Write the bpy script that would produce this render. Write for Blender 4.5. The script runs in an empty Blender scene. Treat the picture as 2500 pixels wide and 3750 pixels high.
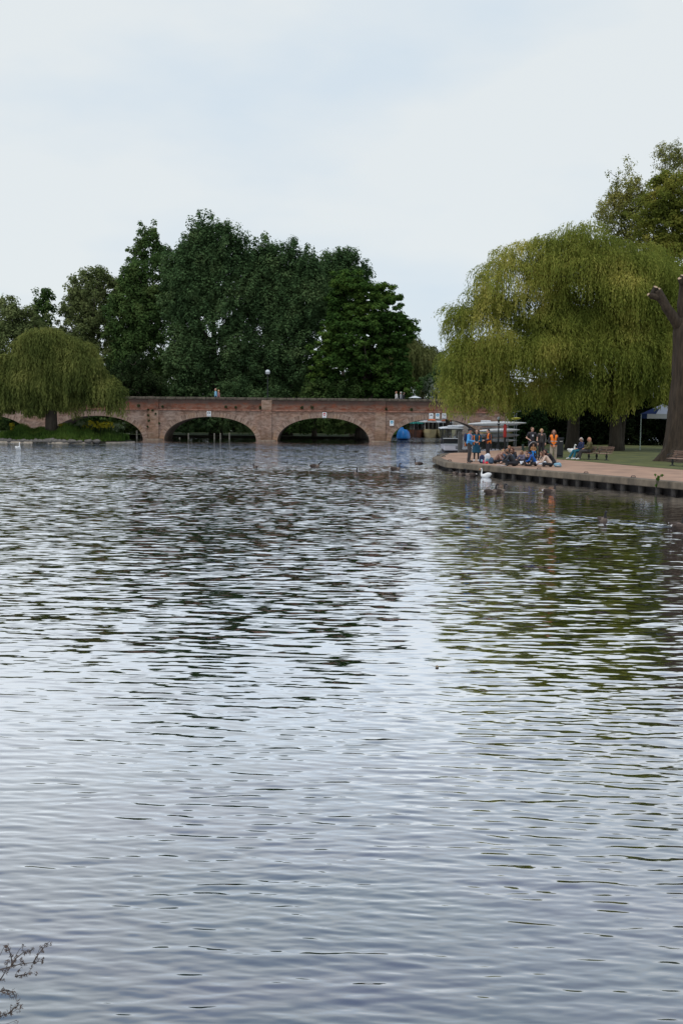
import bpy, math, random
import numpy as np
from mathutils import Vector, Matrix, Euler
R = math.radians
rng = np.random.default_rng(7)
random.seed(7)
S = bpy.context.scene
COL = S.collection

# ---------------------------------------------------------------- camera
F, CH, PITCH, ROLL = 3800.0, 3.05, math.atan(367/3800.0), 0.0095
cam_d = bpy.data.cameras.new('camera'); cam = bpy.data.objects.new('camera', cam_d); COL.objects.link(cam)
S.camera = cam
cam_d.sensor_fit = 'HORIZONTAL'; cam_d.sensor_width = 24; cam_d.lens = F/2500*24
cam_d.clip_start = 0.05; cam_d.clip_end = 9000
CM = Matrix.Rotation(math.pi/2-PITCH, 3, 'X') @ Matrix.Rotation(ROLL, 3, 'Z')
cam.location = (0, 0, CH); cam.rotation_euler = CM.to_euler()
S.render.resolution_x = 682; S.render.resolution_y = 1024

# ---------------------------------------------------------------- sky, sun, exposure
SUN_EL, SUN_AZ = R(66), R(215)
W = bpy.data.worlds.new('World'); S.world = W; W.use_nodes = True
nt = W.node_tree; nt.nodes.clear()
def N(t, ty, **k):
    n = t.nodes.new(ty)
    for a, b in k.items(): setattr(n, a, b)
    return n
wo = N(nt, 'ShaderNodeOutputWorld'); bg = N(nt, 'ShaderNodeBackground'); bg.inputs['Strength'].default_value = 0.1
sky = N(nt, 'ShaderNodeTexSky', sky_type='NISHITA', sun_disc=False, sun_elevation=SUN_EL, sun_rotation=SUN_AZ)
tc = N(nt, 'ShaderNodeTexCoord'); mp = N(nt, 'ShaderNodeMapping'); mp.inputs['Scale'].default_value = (1.0, 1.0, 2.6)
mp.inputs['Location'].default_value = (3.1, 0.4, 1.3)
nz = N(nt, 'ShaderNodeTexNoise'); nz.inputs['Scale'].default_value = 2.6; nz.inputs['Detail'].default_value = 5; nz.inputs['Roughness'].default_value = .5
cr = N(nt, 'ShaderNodeValToRGB'); cr.color_ramp.elements[0].position = .40; cr.color_ramp.elements[1].position = .58
cr.color_ramp.elements[0].color = (7.0, 7.95, 8.75, 1); cr.color_ramp.elements[1].color = (8.1, 8.6, 8.8, 1)
sx = N(nt, 'ShaderNodeSeparateXYZ')
hi = N(nt, 'ShaderNodeMapRange'); hi.interpolation_type = 'SMOOTHSTEP'
hi.inputs['From Min'].default_value = .45; hi.inputs['From Max'].default_value = .95; hi.inputs['To Min'].default_value = 0; hi.inputs['To Max'].default_value = .85
mh = N(nt, 'ShaderNodeMix', data_type='RGBA'); mh.inputs['B'].default_value = (4.0, 5.15, 7.8, 1)
mx = N(nt, 'ShaderNodeMix', data_type='RGBA'); mx.inputs['Factor'].default_value = .93
L = nt.links.new
L(tc.outputs['Generated'], mp.inputs['Vector']); L(mp.outputs[0], nz.inputs['Vector']); L(nz.outputs['Fac'], cr.inputs['Fac'])
L(tc.outputs['Generated'], sx.inputs[0]); L(sx.outputs['Z'], hi.inputs['Value'])
L(hi.outputs[0], mh.inputs['Factor']); L(cr.outputs['Color'], mh.inputs['A'])
L(sky.outputs[0], mx.inputs['A']); L(mh.outputs['Result'], mx.inputs['B']); L(mx.outputs['Result'], bg.inputs['Color'])
L(bg.outputs[0], wo.inputs['Surface'])
sd = bpy.data.lights.new('sun', 'SUN'); sd.energy = 1.5; sd.angle = R(18); sd.color = (1, .95, .87)
sun = bpy.data.objects.new('sun', sd); COL.objects.link(sun)
# the sky's sun_rotation is measured from +Y, clockwise
sv = Vector((math.sin(SUN_AZ)*math.cos(SUN_EL), math.cos(SUN_AZ)*math.cos(SUN_EL), math.sin(SUN_EL)))
sun.rotation_euler = sv.to_track_quat('Z', 'Y').to_euler()
S.view_settings.view_transform = 'Standard'; S.view_settings.look = 'None'; S.view_settings.exposure = 0.0; S.view_settings.gamma = 1

# ---------------------------------------------------------------- pixel -> world helpers (used only to read off positions)
def ray(px, py):
    d = CM @ Vector((px-1250, 1875-py, -F)); return d/d.y
def P(px, py, z=0.0):
    d = ray(px, py); t = (z-CH)/d.z; return Vector((d.x*t, t, z))
def PD(px, py, D):
    d = ray(px, py); return Vector((d.x*D, D, CH+d.z*D))
def M_(D): return D/F          # metres per source pixel at distance D

# ---------------------------------------------------------------- materials
def mat(name, col, rough=.8, vs=None, va=.25, col2=None, metal=0, bump=0, stretch=(1,1,1), alpha=None, trans=0, spec=.4):
    m = bpy.data.materials.new(name); m.use_nodes = True; t = m.node_tree
    b = t.nodes['Principled BSDF']; b.inputs['Roughness'].default_value = rough; b.inputs['Metallic'].default_value = metal
    b.inputs['Specular IOR Level'].default_value = spec
    c = (*col, 1); b.inputs['Base Color'].default_value = c
    if vs:
        tcn = N(t, 'ShaderNodeTexCoord'); mpn = N(t, 'ShaderNodeMapping'); mpn.inputs['Scale'].default_value = stretch
        n = N(t, 'ShaderNodeTexNoise'); n.inputs['Scale'].default_value = vs; n.inputs['Detail'].default_value = 6; n.inputs['Roughness'].default_value = .6
        r = N(t, 'ShaderNodeValToRGB'); r.color_ramp.elements[0].position = .3; r.color_ramp.elements[1].position = .7
        if col2 is None: col2 = tuple(x*(1-va) for x in col); c = (*[min(1, x*(1+va)) for x in col], 1)
        r.color_ramp.elements[0].color = (*col2, 1); r.color_ramp.elements[1].color = c
        t.links.new(tcn.outputs['Object'], mpn.inputs[0]); t.links.new(mpn.outputs[0], n.inputs['Vector'])
        t.links.new(n.outputs['Fac'], r.inputs[0]); t.links.new(r.outputs[0], b.inputs['Base Color'])
        if bump:
            bp = N(t, 'ShaderNodeBump'); bp.inputs['Strength'].default_value = bump; bp.inputs['Distance'].default_value = .05
            t.links.new(n.outputs['Fac'], bp.inputs['Height']); t.links.new(bp.outputs[0], b.inputs['Normal'])
    if trans: b.inputs['Transmission Weight'].default_value = trans
    if alpha is not None: b.inputs['Alpha'].default_value = alpha
    return m
def leafmat(name, c1, c2, c3=None, tr=.35, vs=.35):
    """foliage: colour differs per leaf and drifts slowly over the crown; part of the light passes through"""
    m = bpy.data.materials.new(name); m.use_nodes = True; t = m.node_tree; t.nodes.clear(); l = t.links.new
    o = N(t, 'ShaderNodeOutputMaterial'); d = N(t, 'ShaderNodeBsdfDiffuse'); q = N(t, 'ShaderNodeBsdfTranslucent'); ms = N(t, 'ShaderNodeMixShader')
    ms.inputs[0].default_value = tr
    g = N(t, 'ShaderNodeNewGeometry'); tcn = N(t, 'ShaderNodeTexCoord'); n = N(t, 'ShaderNodeTexNoise'); n.inputs['Scale'].default_value = vs; n.inputs['Detail'].default_value = 3
    a = N(t, 'ShaderNodeMath', operation='MULTIPLY_ADD'); a.inputs[1].default_value = .34; 
    b = N(t, 'ShaderNodeMath', operation='MULTIPLY_ADD'); b.inputs[1].default_value = 2.0; b.inputs[2].default_value = -.68
    l(tcn.outputs['Object'], n.inputs['Vector']); l(n.outputs['Fac'], b.inputs[0]); l(g.outputs['Random Per Island'], a.inputs[0]); l(b.outputs[0], a.inputs[2])
    r = N(t, 'ShaderNodeValToRGB'); e = r.color_ramp.elements; e[0].position = 0; e[1].position = 1; e[0].color = (*c1, 1); e[1].color = (*(c3 or c2), 1)
    if c3: x = e.new(.55); x.color = (*c2, 1)
    l(a.outputs[0], r.inputs[0]); l(r.outputs[0], d.inputs[0]); l(r.outputs[0], q.inputs[0]); l(d.outputs[0], ms.inputs[1]); l(q.outputs[0], ms.inputs[2]); l(ms.outputs[0], o.inputs[0])
    return m

# ---------------------------------------------------------------- mesh helpers
class G:
    """collects geometry, builds one mesh object"""
    def __init__(s): s.v = []; s.f = []; s.m = []; s.uv = None
    def add(s, vs, fs, mi=0):
        o = len(s.v); s.v += [tuple(v) for v in vs]; s.f += [tuple(i+o for i in f) for f in fs]; s.m += [mi]*len(fs); return s
    def box(s, c, d, rot=0, mi=0, tilt=0, bev=0):
        hx, hy, hz = d[0]/2, d[1]/2, d[2]/2
        mt = Matrix.Rotation(rot, 3, 'Z') @ Matrix.Rotation(tilt, 3, 'X')
        if bev:
            b = min(bev, hx*.9, hy*.9, hz*.9); vs = []
            for z, k in ((-hz, b), (-hz+b, 0), (hz-b, 0), (hz, b)):
                ax, ay = hx-k, hy-k
                vs += [(-ax, -ay+b*(k == 0), z), (-ax+b*(k == 0), -ay, z), (ax-b*(k == 0), -ay, z), (ax, -ay+b*(k == 0), z), (ax, ay-b*(k == 0), z), (ax-b*(k == 0), ay, z), (-ax+b*(k == 0), ay, z), (-ax, ay-b*(k == 0), z)]
            fs = [tuple(range(7, -1, -1)), tuple(range(24, 32))]
            for i in range(3):
                for j in range(8): fs.append((i*8+j, i*8+(j+1) % 8, i*8+8+(j+1) % 8, i*8+8+j))
        else:
            vs = [(x, y, z) for z in (-hz, hz) for x, y in ((-hx, -hy), (hx, -hy), (hx, hy), (-hx, hy))]
            fs = [(3, 2, 1, 0), (4, 5, 6, 7), (0, 1, 5, 4), (1, 2, 6, 5), (2, 3, 7, 6), (3, 0, 4, 7)]
        c = Vector(c); return s.add([mt @ Vector(v)+c for v in vs], fs, mi)
    def tube(s, pts, rad, n=8, mi=0, cap=True, flat=None):
        """rings along a path; rad is a number or a list; flat=(sx, sz) squashes the section; mi may be a list per segment"""
        pts = [Vector(p) for p in pts]
        if not hasattr(rad, '__len__'): rad = [rad]*len(pts)
        vs = []; up = None
        for i, p in enumerate(pts):
            a = pts[max(0, i-1)]; b = pts[min(len(pts)-1, i+1)]; t = (b-a)
            t = t.normalized() if t.length > 1e-9 else Vector((0, 0, 1))
            if up is None: up = Vector((0, 0, 1)) if abs(t.z) < .9 else Vector((0, 1, 0))
            x = t.cross(up)
            if x.length < 1e-4: x = t.cross(Vector((1, 0, 0)))
            x.normalize(); y = x.cross(t).normalized(); up = y
            fx, fy = flat or (1, 1)
            for k in range(n):
                an = 2*math.pi*k/n; vs.append(p+x*math.cos(an)*rad[i]*fx+y*math.sin(an)*rad[i]*fy)
        o = len(s.v); s.v += [tuple(v) for v in vs]
        for i in range(len(pts)-1):
            for k in range(n):
                s.f.append((o+i*n+k, o+i*n+(k+1) % n, o+(i+1)*n+(k+1) % n, o+(i+1)*n+k)); s.m.append(mi[i] if isinstance(mi, (list, tuple)) else mi)
        if cap:
            m0 = mi[0] if isinstance(mi, (list, tuple)) else mi; m1 = mi[-1] if isinstance(mi, (list, tuple)) else mi
            s.f.append(tuple(o+k for k in range(n-1, -1, -1))); s.m.append(m0)
            s.f.append(tuple(o+(len(pts)-1)*n+k for k in range(n))); s.m.append(m1)
        return s
    def ball(s, c, r, n=12, k=8, mi=0, rot=None):
        if not hasattr(r, '__len__'): r = (r, r, r)
        c = Vector(c); vs = [Vector((0, 0, r[2]))]
        for i in range(1, k):
            a = math.pi*i/k
            for j in range(n):
                b = 2*math.pi*j/n; vs.append(Vector((r[0]*math.sin(a)*math.cos(b), r[1]*math.sin(a)*math.sin(b), r[2]*math.cos(a))))
        vs.append(Vector((0, 0, -r[2])))
        if rot: vs = [rot @ v for v in vs]
        fs = [(0, 1+j, 1+(j+1) % n) for j in range(n)]
        for i in range(k-2):
            for j in range(n): fs.append((1+i*n+j, 1+(i+1)*n+j, 1+(i+1)*n+(j+1) % n, 1+i*n+(j+1) % n))
        e = len(vs)-1; fs += [(e, 1+(k-2)*n+(j+1) % n, 1+(k-2)*n+j) for j in range(n)]
        return s.add([v+c for v in vs], fs, mi)
    def cap(s, p, q, r1, r2, n=10, mi=0):
        p, q = Vector(p), Vector(q); t = (q-p); ln = t.length; t = t.normalized() if ln else Vector((0, 0, 1))
        pts, rs = [], []
        for a in (85, 55, 25): pts.append(p-t*r1*math.sin(R(a))); rs.append(r1*math.cos(R(a)))
        pts += [p, q]; rs += [r1, r2]
        for a in (25, 55, 85): pts.append(q+t*r2*math.sin(R(a))); rs.append(r2*math.cos(R(a)))
        return s.tube(pts, rs, n, mi)
    def prism(s, poly, z0, z1, mi=0):
        n = len(poly); vs = [(x, y, z0) for x, y in poly]+[(x, y, z1) for x, y in poly]
        fs = [tuple(range(n-1, -1, -1)), tuple(range(n, 2*n))]+[(i, (i+1) % n, n+(i+1) % n, n+i) for i in range(n)]
        return s.add(vs, fs, mi)
    def build(s, name, mats, parent=None, smooth=False, loc=None):
        me = bpy.data.meshes.new(name); me.from_pydata(s.v, [], s.f)
        ml = mats if isinstance(mats, (list, tuple)) else [mats]
        for m in ml: me.materials.append(m)
        me.polygons.foreach_set('material_index', s.m)
        if smooth: me.polygons.foreach_set('use_smooth', [True]*len(s.f))
        me.update(); o = bpy.data.objects.new(name, me); COL.objects.link(o)
        if parent: o.parent = parent
        if loc is not None: o.location = loc
        return o
def npmesh(name, v, f, m, parent=None, smooth=False, loc=None):
    """v (n,3) float array, f (k,4) int array"""
    me = bpy.data.meshes.new(name); me.vertices.add(len(v)); me.vertices.foreach_set('co', np.ascontiguousarray(v, dtype=np.float32).ravel())
    k = len(f); me.loops.add(k*4); me.polygons.add(k)
    me.loops.foreach_set('vertex_index', np.ascontiguousarray(f, dtype=np.int32).ravel())
    me.polygons.foreach_set('loop_start', np.arange(0, k*4, 4, dtype=np.int32))
    if smooth: me.polygons.foreach_set('use_smooth', np.ones(k, dtype=bool))
    me.materials.append(m); me.update(calc_edges=True)
    o = bpy.data.objects.new(name, me); COL.objects.link(o)
    if parent: o.parent = parent
    if loc is not None: o.location = loc
    return o
def tag(o, label=None, cat=None, group=None, kind=None):
    for k, v in (('label', label), ('category', cat), ('group', group), ('kind', kind)):
        if v: o[k] = v
    return o
def thing(name, label, cat, loc=(0, 0, 0), rz=0, group=None):
    o = bpy.data.objects.new(name, None); COL.objects.link(o); o.empty_display_size = .2
    o.location = loc; o.rotation_euler = (0, 0, rz); return tag(o, label, cat, group)
def copy_tree(o, parent=None):
    c = o.copy(); COL.objects.link(c); c.parent = parent
    for ch in o.children: copy_tree(ch, c)
    return c
def smoothstep(a, b, x):
    t = np.clip((x-a)/(b-a), 0, 1); return t*t*(3-2*t)

# ================================================================ SETTING
# ---- river: one sheet to the horizon; the near 60 m carry real waves
def river():
    D = [1.0]
    while D[-1] < 62: D.append(D[-1]+min(.048, max(.006, D[-1]**2/(3.05*1036)*.8)))
    while D[-1] < 6000: D.append(D[-1]*1.012 if D[-1] < 200 else D[-1]*1.15)
    D = np.array(D); t = np.concatenate([-np.geomspace(9, .52, 22), np.linspace(-.5, .5, 640), np.geomspace(.52, 9, 22)])
    X = D[:, None]*t[None, :]; Y = np.repeat(D[:, None], len(t), 1)
    # patches of rougher and calmer water
    low = np.zeros_like(X)
    for i in range(9):
        a = rng.uniform(0, 2*math.pi); lx = rng.uniform(6, 22); ly = rng.uniform(4, 14)
        low += np.sin(X*math.cos(a)*2*math.pi/lx+Y*2*math.pi/ly*rng.uniform(.5, 1)+a*3)
    low /= 3.0
    chop = 1.0+.28*low
    # sheltered water along the quay and by the bridge
    qa, qb = np.array(P(1634, 1719)[:2]), np.array(P(2500, 1808)[:2]); qd = (qb-qa)/np.linalg.norm(qb-qa); qn = np.array([-qd[1], qd[0]])
    if qn[0] > 0: qn = -qn
    dq = (X-qa[0])*qn[0]+(Y-qa[1])*qn[1]
    shel = 1-.86*(1-smoothstep(3, 15, dq))*smoothstep(22, 32, Y)*(1-smoothstep(50, 60, Y))
    chop *= shel
    chop *= 1-.80*smoothstep(93, 101, Y)*(1-smoothstep(2.5, 5.5, X))
    chop *= (1+.85*smoothstep(24, 50, Y))*(1+.9*smoothstep(48, 64, Y))
    def wake(x0, y0, x1, y1, w, amp):
        a = np.array(P(x0, y0)[:2]); b = np.array(P(x1, y1)[:2]); d = b-a; ln = np.linalg.norm(d); d /= ln
        al = (X-a[0])*d[0]+(Y-a[1])*d[1]; ac = np.abs(-(X-a[0])*d[1]+(Y-a[1])*d[0])
        return amp*np.exp(-(ac/w)**2)*smoothstep(0, ln*.35, al)*(1-smoothstep(ln*.98, ln*1.05, al))
    wk = wake(1680, 1870, 2540, 1938, .13, 9)+wake(1900, 1870, 2540, 1932, .07, 6)+wake(2010, 1803, 1840, 1802, .20, 4.5)+wake(1900, 1886, 2240, 1912, .40, 2.5)
    calm = chop.copy(); chop = chop+wk
    Z = np.zeros_like(X); n = 110
    lam = np.exp(rng.uniform(math.log(.045), math.log(.42), n)); th = rng.normal(R(88), R(12), n); ph = rng.uniform(0, 2*math.pi, n)
    lam[:4] = [1.1, 1.4, 1.9, 2.3]; w = .35+.65*np.exp(-(np.log(lam/.115)/.7)**2); w[:4] = .12; s = .079*w/np.sqrt((w**2).sum()/2)
    nr_ = int((D < 66).sum()); dsp = np.gradient(D)[:nr_][:, None]; Xn, Yn = X[:nr_], Y[:nr_]; Zn = np.zeros_like(Xn); lost = np.zeros((nr_, 1)); tot = 0
    # wave groups: each band of waves swells and fades over a few metres, so crests come in short sets
    for i in range(n):
        k = 2*math.pi/lam[i]; at_ = smoothstep(2.0, 3.6, lam[i]/dsp); lost += s[i]**2*(1-at_**2); tot += s[i]**2
        phs = k*(Xn*math.cos(th[i])+Yn*math.sin(th[i]))+ph[i]
        ga, gb = rng.uniform(0, 6.28, 2); env = .75+.5*np.sin(Xn*rng.uniform(.5, 2.2)+ga+Yn*.6)*np.sin(Yn*rng.uniform(.6, 2.)+gb)
        Zn += s[i]/k*at_*env*(np.sin(phs)+.15*np.sin(2*phs+1.2))
    fade = (1-smoothstep(50, 62, Yn))*(1-smoothstep(.45, .52, np.abs(Xn/Yn)))
    Z[:nr_] = Zn*fade*np.minimum(calm[:nr_]+.25*wk[:nr_], 2.3)
    farv = np.ones(len(D)); farv[:nr_] = (1-(1-lost[:, 0]/tot)*(1-smoothstep(50, 62, D[:nr_]))**2)
    v = np.stack([X, Y, Z], -1).reshape(-1, 3); r, c = X.shape
    i = np.arange(r-1)[:, None]*c+np.arange(c-1)[None, :]
    f = np.stack([i, i+1, i+c+1, i+c], -1).reshape(-1, 4)
    m = bpy.data.materials.new('river_water'); m.use_nodes = True; T = m.node_tree; T.nodes.clear(); l = T.links.new
    out = N(T, 'ShaderNodeOutputMaterial'); geo = N(T, 'ShaderNodeNewGeometry'); at = N(T, 'ShaderNodeAttribute', attribute_name='chop')
    far = N(T, 'ShaderNodeAttribute', attribute_name='far')
    acc = None
    for sc, am in ((4.6, .36), (9.9, .30), (30, .12)):
        nn = N(T, 'ShaderNodeTexNoise'); nn.inputs['Scale'].default_value = sc; nn.inputs['Detail'].default_value = 1
        mpn = N(T, 'ShaderNodeMapping'); mpn.inputs['Scale'].default_value = (.27, 1, 1); mpn.inputs['Location'].default_value = (sc, 2*sc, .37)
        l(geo.outputs['Position'], mpn.inputs[0]); l(mpn.outputs[0], nn.inputs['Vector'])
        sb = N(T, 'ShaderNodeVectorMath', operation='SUBTRACT'); sb.inputs[1].default_value = (.5, .5, .5); l(nn.outputs['Color'], sb.inputs[0])
        ml = N(T, 'ShaderNodeVectorMath', operation='SCALE'); l(sb.outputs[0], ml.inputs[0])
        if sc < 10: 
            q = N(T, 'ShaderNodeMath', operation='MULTIPLY'); q.inputs[1].default_value = am*2.0; l(far.outputs['Fac'], q.inputs[0])
            if sc > 5:
                q2 = N(T, 'ShaderNodeMath', operation='ADD'); q2.inputs[1].default_value = .05; l(q.outputs[0], q2.inputs[0]); q = q2
            l(q.outputs[0], ml.inputs['Scale'])
        else: ml.inputs['Scale'].default_value = am
        if acc is None: acc = ml
        else:
            ad = N(T, 'ShaderNodeVectorMath', operation='ADD'); l(acc.outputs[0], ad.inputs[0]); l(ml.outputs[0], ad.inputs[1]); acc = ad
    fl = N(T, 'ShaderNodeVectorMath', operation='MULTIPLY'); fl.inputs[1].default_value = (.24, 1, 0); l(acc.outputs[0], fl.inputs[0])
    sc_ = N(T, 'ShaderNodeVectorMath', operation='SCALE'); l(fl.outputs[0], sc_.inputs[0]); l(at.outputs['Fac'], sc_.inputs['Scale'])
    ad = N(T, 'ShaderNodeVectorMath', operation='ADD'); l(geo.outputs['Normal'], ad.inputs[0]); l(sc_.outputs[0], ad.inputs[1])
    nm = N(T, 'ShaderNodeVectorMath', operation='NORMALIZE'); l(ad.outputs[0], nm.inputs[0])
    fr = N(T, 'ShaderNodeFresnel'); fr.inputs['IOR'].default_value = 1.62; l(nm.outputs[0], fr.inputs['Normal'])
    mr = N(T, 'ShaderNodeMapRange'); mr.inputs['From Min'].default_value = .04; mr.inputs['From Max'].default_value = .26; mr.inputs['To Min'].default_value = .10; mr.inputs['To Max'].default_value = 1.0; l(fr.outputs[0], mr.inputs['Value'])
    # murky body: teal and lavender drifts
    nb = N(T, 'ShaderNodeTexNoise'); nb.inputs['Scale'].default_value = .9; nb.inputs['Detail'].default_value = 3
    mb = N(T, 'ShaderNodeMapping'); mb.inputs['Scale'].default_value = (.5, 1, 1); l(geo.outputs['Position'], mb.inputs[0]); l(mb.outputs[0], nb.inputs['Vector'])
    rb = N(T, 'ShaderNodeValToRGB'); rb.color_ramp.elements[0].position = .4; rb.color_ramp.elements[1].position = .62
    rb.color_ramp.elements[0].color = (.014, .036, .050, 1); rb.color_ramp.elements[1].color = (.030, .034, .066, 1); l(nb.outputs['Fac'], rb.inputs[0])
    df = N(T, 'ShaderNodeBsdfDiffuse'); l(rb.outputs[0], df.inputs[0])
    gl = N(T, 'ShaderNodeBsdfGlossy'); gl.inputs['Roughness'].default_value = .06; gl.inputs['Color'].default_value = (.95, .96, 1, 1); l(nm.outputs[0], gl.inputs['Normal'])
    ms = N(T, 'ShaderNodeMixShader'); l(mr.outputs[0], ms.inputs[0]); l(df.outputs[0], ms.inputs[1]); l(gl.outputs[0], ms.inputs[2]); l(ms.outputs[0], out.inputs[0])
    o = npmesh('river', v, f, m, smooth=True); tag(o, kind='structure')
    a = o.data.attributes.new('chop', 'FLOAT', 'POINT'); a.data.foreach_set('value', chop.astype(np.float32).ravel())
    a = o.data.attributes.new('far', 'FLOAT', 'POINT'); a.data.foreach_set('value', np.repeat(farv[:, None], len(t), 1).astype(np.float32).ravel())
river()

QZ = .45
m_path = mat('sandy_path', (.45, .28, .19), .95, .8, col2=(.28, .18, .125), bump=.3)
m_conc = mat('quay_concrete', (.22, .175, .125), .9, 2.2, col2=(.07, .058, .043), bump=.5, stretch=(1, 1, .5))
m_grass = mat('lawn', (.135, .14, .038), .95, .9, col2=(.045, .058, .020), bump=.6)
m_soil = mat('bank_soil', (.028, .026, .016), .95, 1.5, va=.4)
m_dark = mat('dark_timber', (.035, .03, .028), .8, 5)
def poly_sheet(name, pts, z, m, skirt=None, ms=None):
    g = G(); n = len(pts); g.add([(p[0], p[1], z) for p in pts], [tuple(range(n))])
    if skirt is not None:
        for i in range(n):
            a, b = pts[i], pts[(i+1) % n]; g.add([(a[0], a[1], skirt), (b[0], b[1], skirt), (b[0], b[1], z), (a[0], a[1], z)], [(0, 1, 2, 3)], 1)
    return tag(g.build(name, [m, ms or m]), kind='structure')
q = lambda x, y: tuple(P(x, y, QZ)[:2])
edge = [q(1586, 1675), q(1600, 1682), q(1634, 1693), q(1743, 1702.5), q(1916, 1718), q(2050, 1729), q(2500, 1768)]
e2 = Vector(q(2500, 1768)); ed = (Vector(q(2500, 1768))-Vector(q(2050, 1729))).normalized(); edge.append(tuple(e2+ed*22))
back = [q(1620, 1660), q(1700, 1656), q(1780, 1651), q(1850, 1647)]
inset = []
for i, p_ in enumerate(edge):
    a_ = Vector(edge[max(0, i-1)]); b_ = Vector(edge[min(len(edge)-1, i+1)]); d_ = (b_-a_).normalized(); n_ = Vector((-d_.y, d_.x)); n_ = n_ if n_.x+n_.y*.5 > 0 else -n_
    inset.append(tuple(Vector(p_)+n_*.30))
land = inset+[(60, edge[-1][1]), (400, edge[-1][1]), (400, 104), (18.3, 104), (14.5, 88)]+back[::-1]
# deck stops 0.16 m inside the coping; land body in path material, lawn as a sheet above it
poly_sheet('quay_path', land[::-1] if False else land, QZ-.004, m_path, -1.5, m_dark)
gr = [q(1990, 1670), q(2034, 1681), q(2120, 1688), q(2200, 1695), q(2395, 1712), q(2500, 1720.5)]
g2 = Vector(gr[-1])+ed*20
gr = gr+[tuple(g2), (60, g2[1]), (400, g2[1]), (400, 103.5), (18.6, 103.5), (16.3, 90), q(1905, 1648)]
poly_sheet('lawn', gr, QZ+.004, m_grass)

# quay coping: a thing made of its beam and the timber piles under it
def quay():
    root = thing('quay_wall', 'weathered concrete quay edge on dark timber piles along the water', 'quay wall', (edge[2][0], edge[2][1], 0))
    O = root.location; g = G(); pts = [Vector((x, y)) for x, y in [back[0]]+edge]
    # beam section following the edge
    sec = [(-.06, QZ-.02), (-.03, QZ+.012), (.42, QZ+.012), (.42, QZ-.28), (-.02, QZ-.28), (-.06, QZ-.25)]
    vs = []
    for i, p in enumerate(pts):
        a = pts[max(0, i-1)]; b = pts[min(len(pts)-1, i+1)]; d = (b-a).normalized(); n = Vector((-d.y, d.x))
        if (n.x*1+n.y*.5) < 0: n = -n
        for o_, z in sec:
            w = p+n*o_; vs.append((w.x-O.x, w.y-O.y, z))
    k = len(sec); fs = [(i*k+j, (i+1)*k+j, (i+1)*k+(j+1) % k, i*k+(j+1) % k) for i in range(len(pts)-1) for j in range(k)]
    fs += [tuple(range(k)), tuple(range(len(vs)-1, len(vs)-1-k, -1))]
    g.add(vs, fs); g.build('concrete_beam', m_conc, root)
    step = 1.0; n = 0; m_pile = mat('pile_timber', (.042, .037, .032), .85, 4, va=.4)
    proto = G().tube([(0, 0, -1.2), (0, 0, QZ-.285)], .13, 8).build('pile', m_pile, root)
    first = True
    for i in range(2, len(edge)-1):
        a, b = Vector(edge[i]), Vector(edge[i+1]); ln = (b-a).length; d = (b-a)/ln; nn = Vector((-d.y, d.x)); nn = nn if nn.x > 0 else -nn
        s = .3
        while s < ln:
            w = a+d*s+nn*.10; s += .95+.12*math.sin(n*2.3); n += 1
            if n > 60: break
            o = proto if first else proto.copy()
            if not first: COL.objects.link(o)
            first = False; o.location = (w.x-O.x, w.y-O.y, 0)
    # sheet wall behind the piles
quay()

# far ground behind the bridge (left of the boat basin) and beyond it
m_far = mat('far_meadow', (.06, .08, .03), 1, .3, va=.3)
fg = [(-900, 118), (2.2, 118), (4.0, 121), (4.2, 143), (400, 143), (3000, 5000), (-3000, 5000)]
poly_sheet('far_bank', fg, .25, m_far, -1, m_soil)
poly_sheet('near_bank', [(-60, -30), (60, -30), (60, 1.6), (-60, 1.6)], .6, m_far, -1, m_soil)

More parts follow.
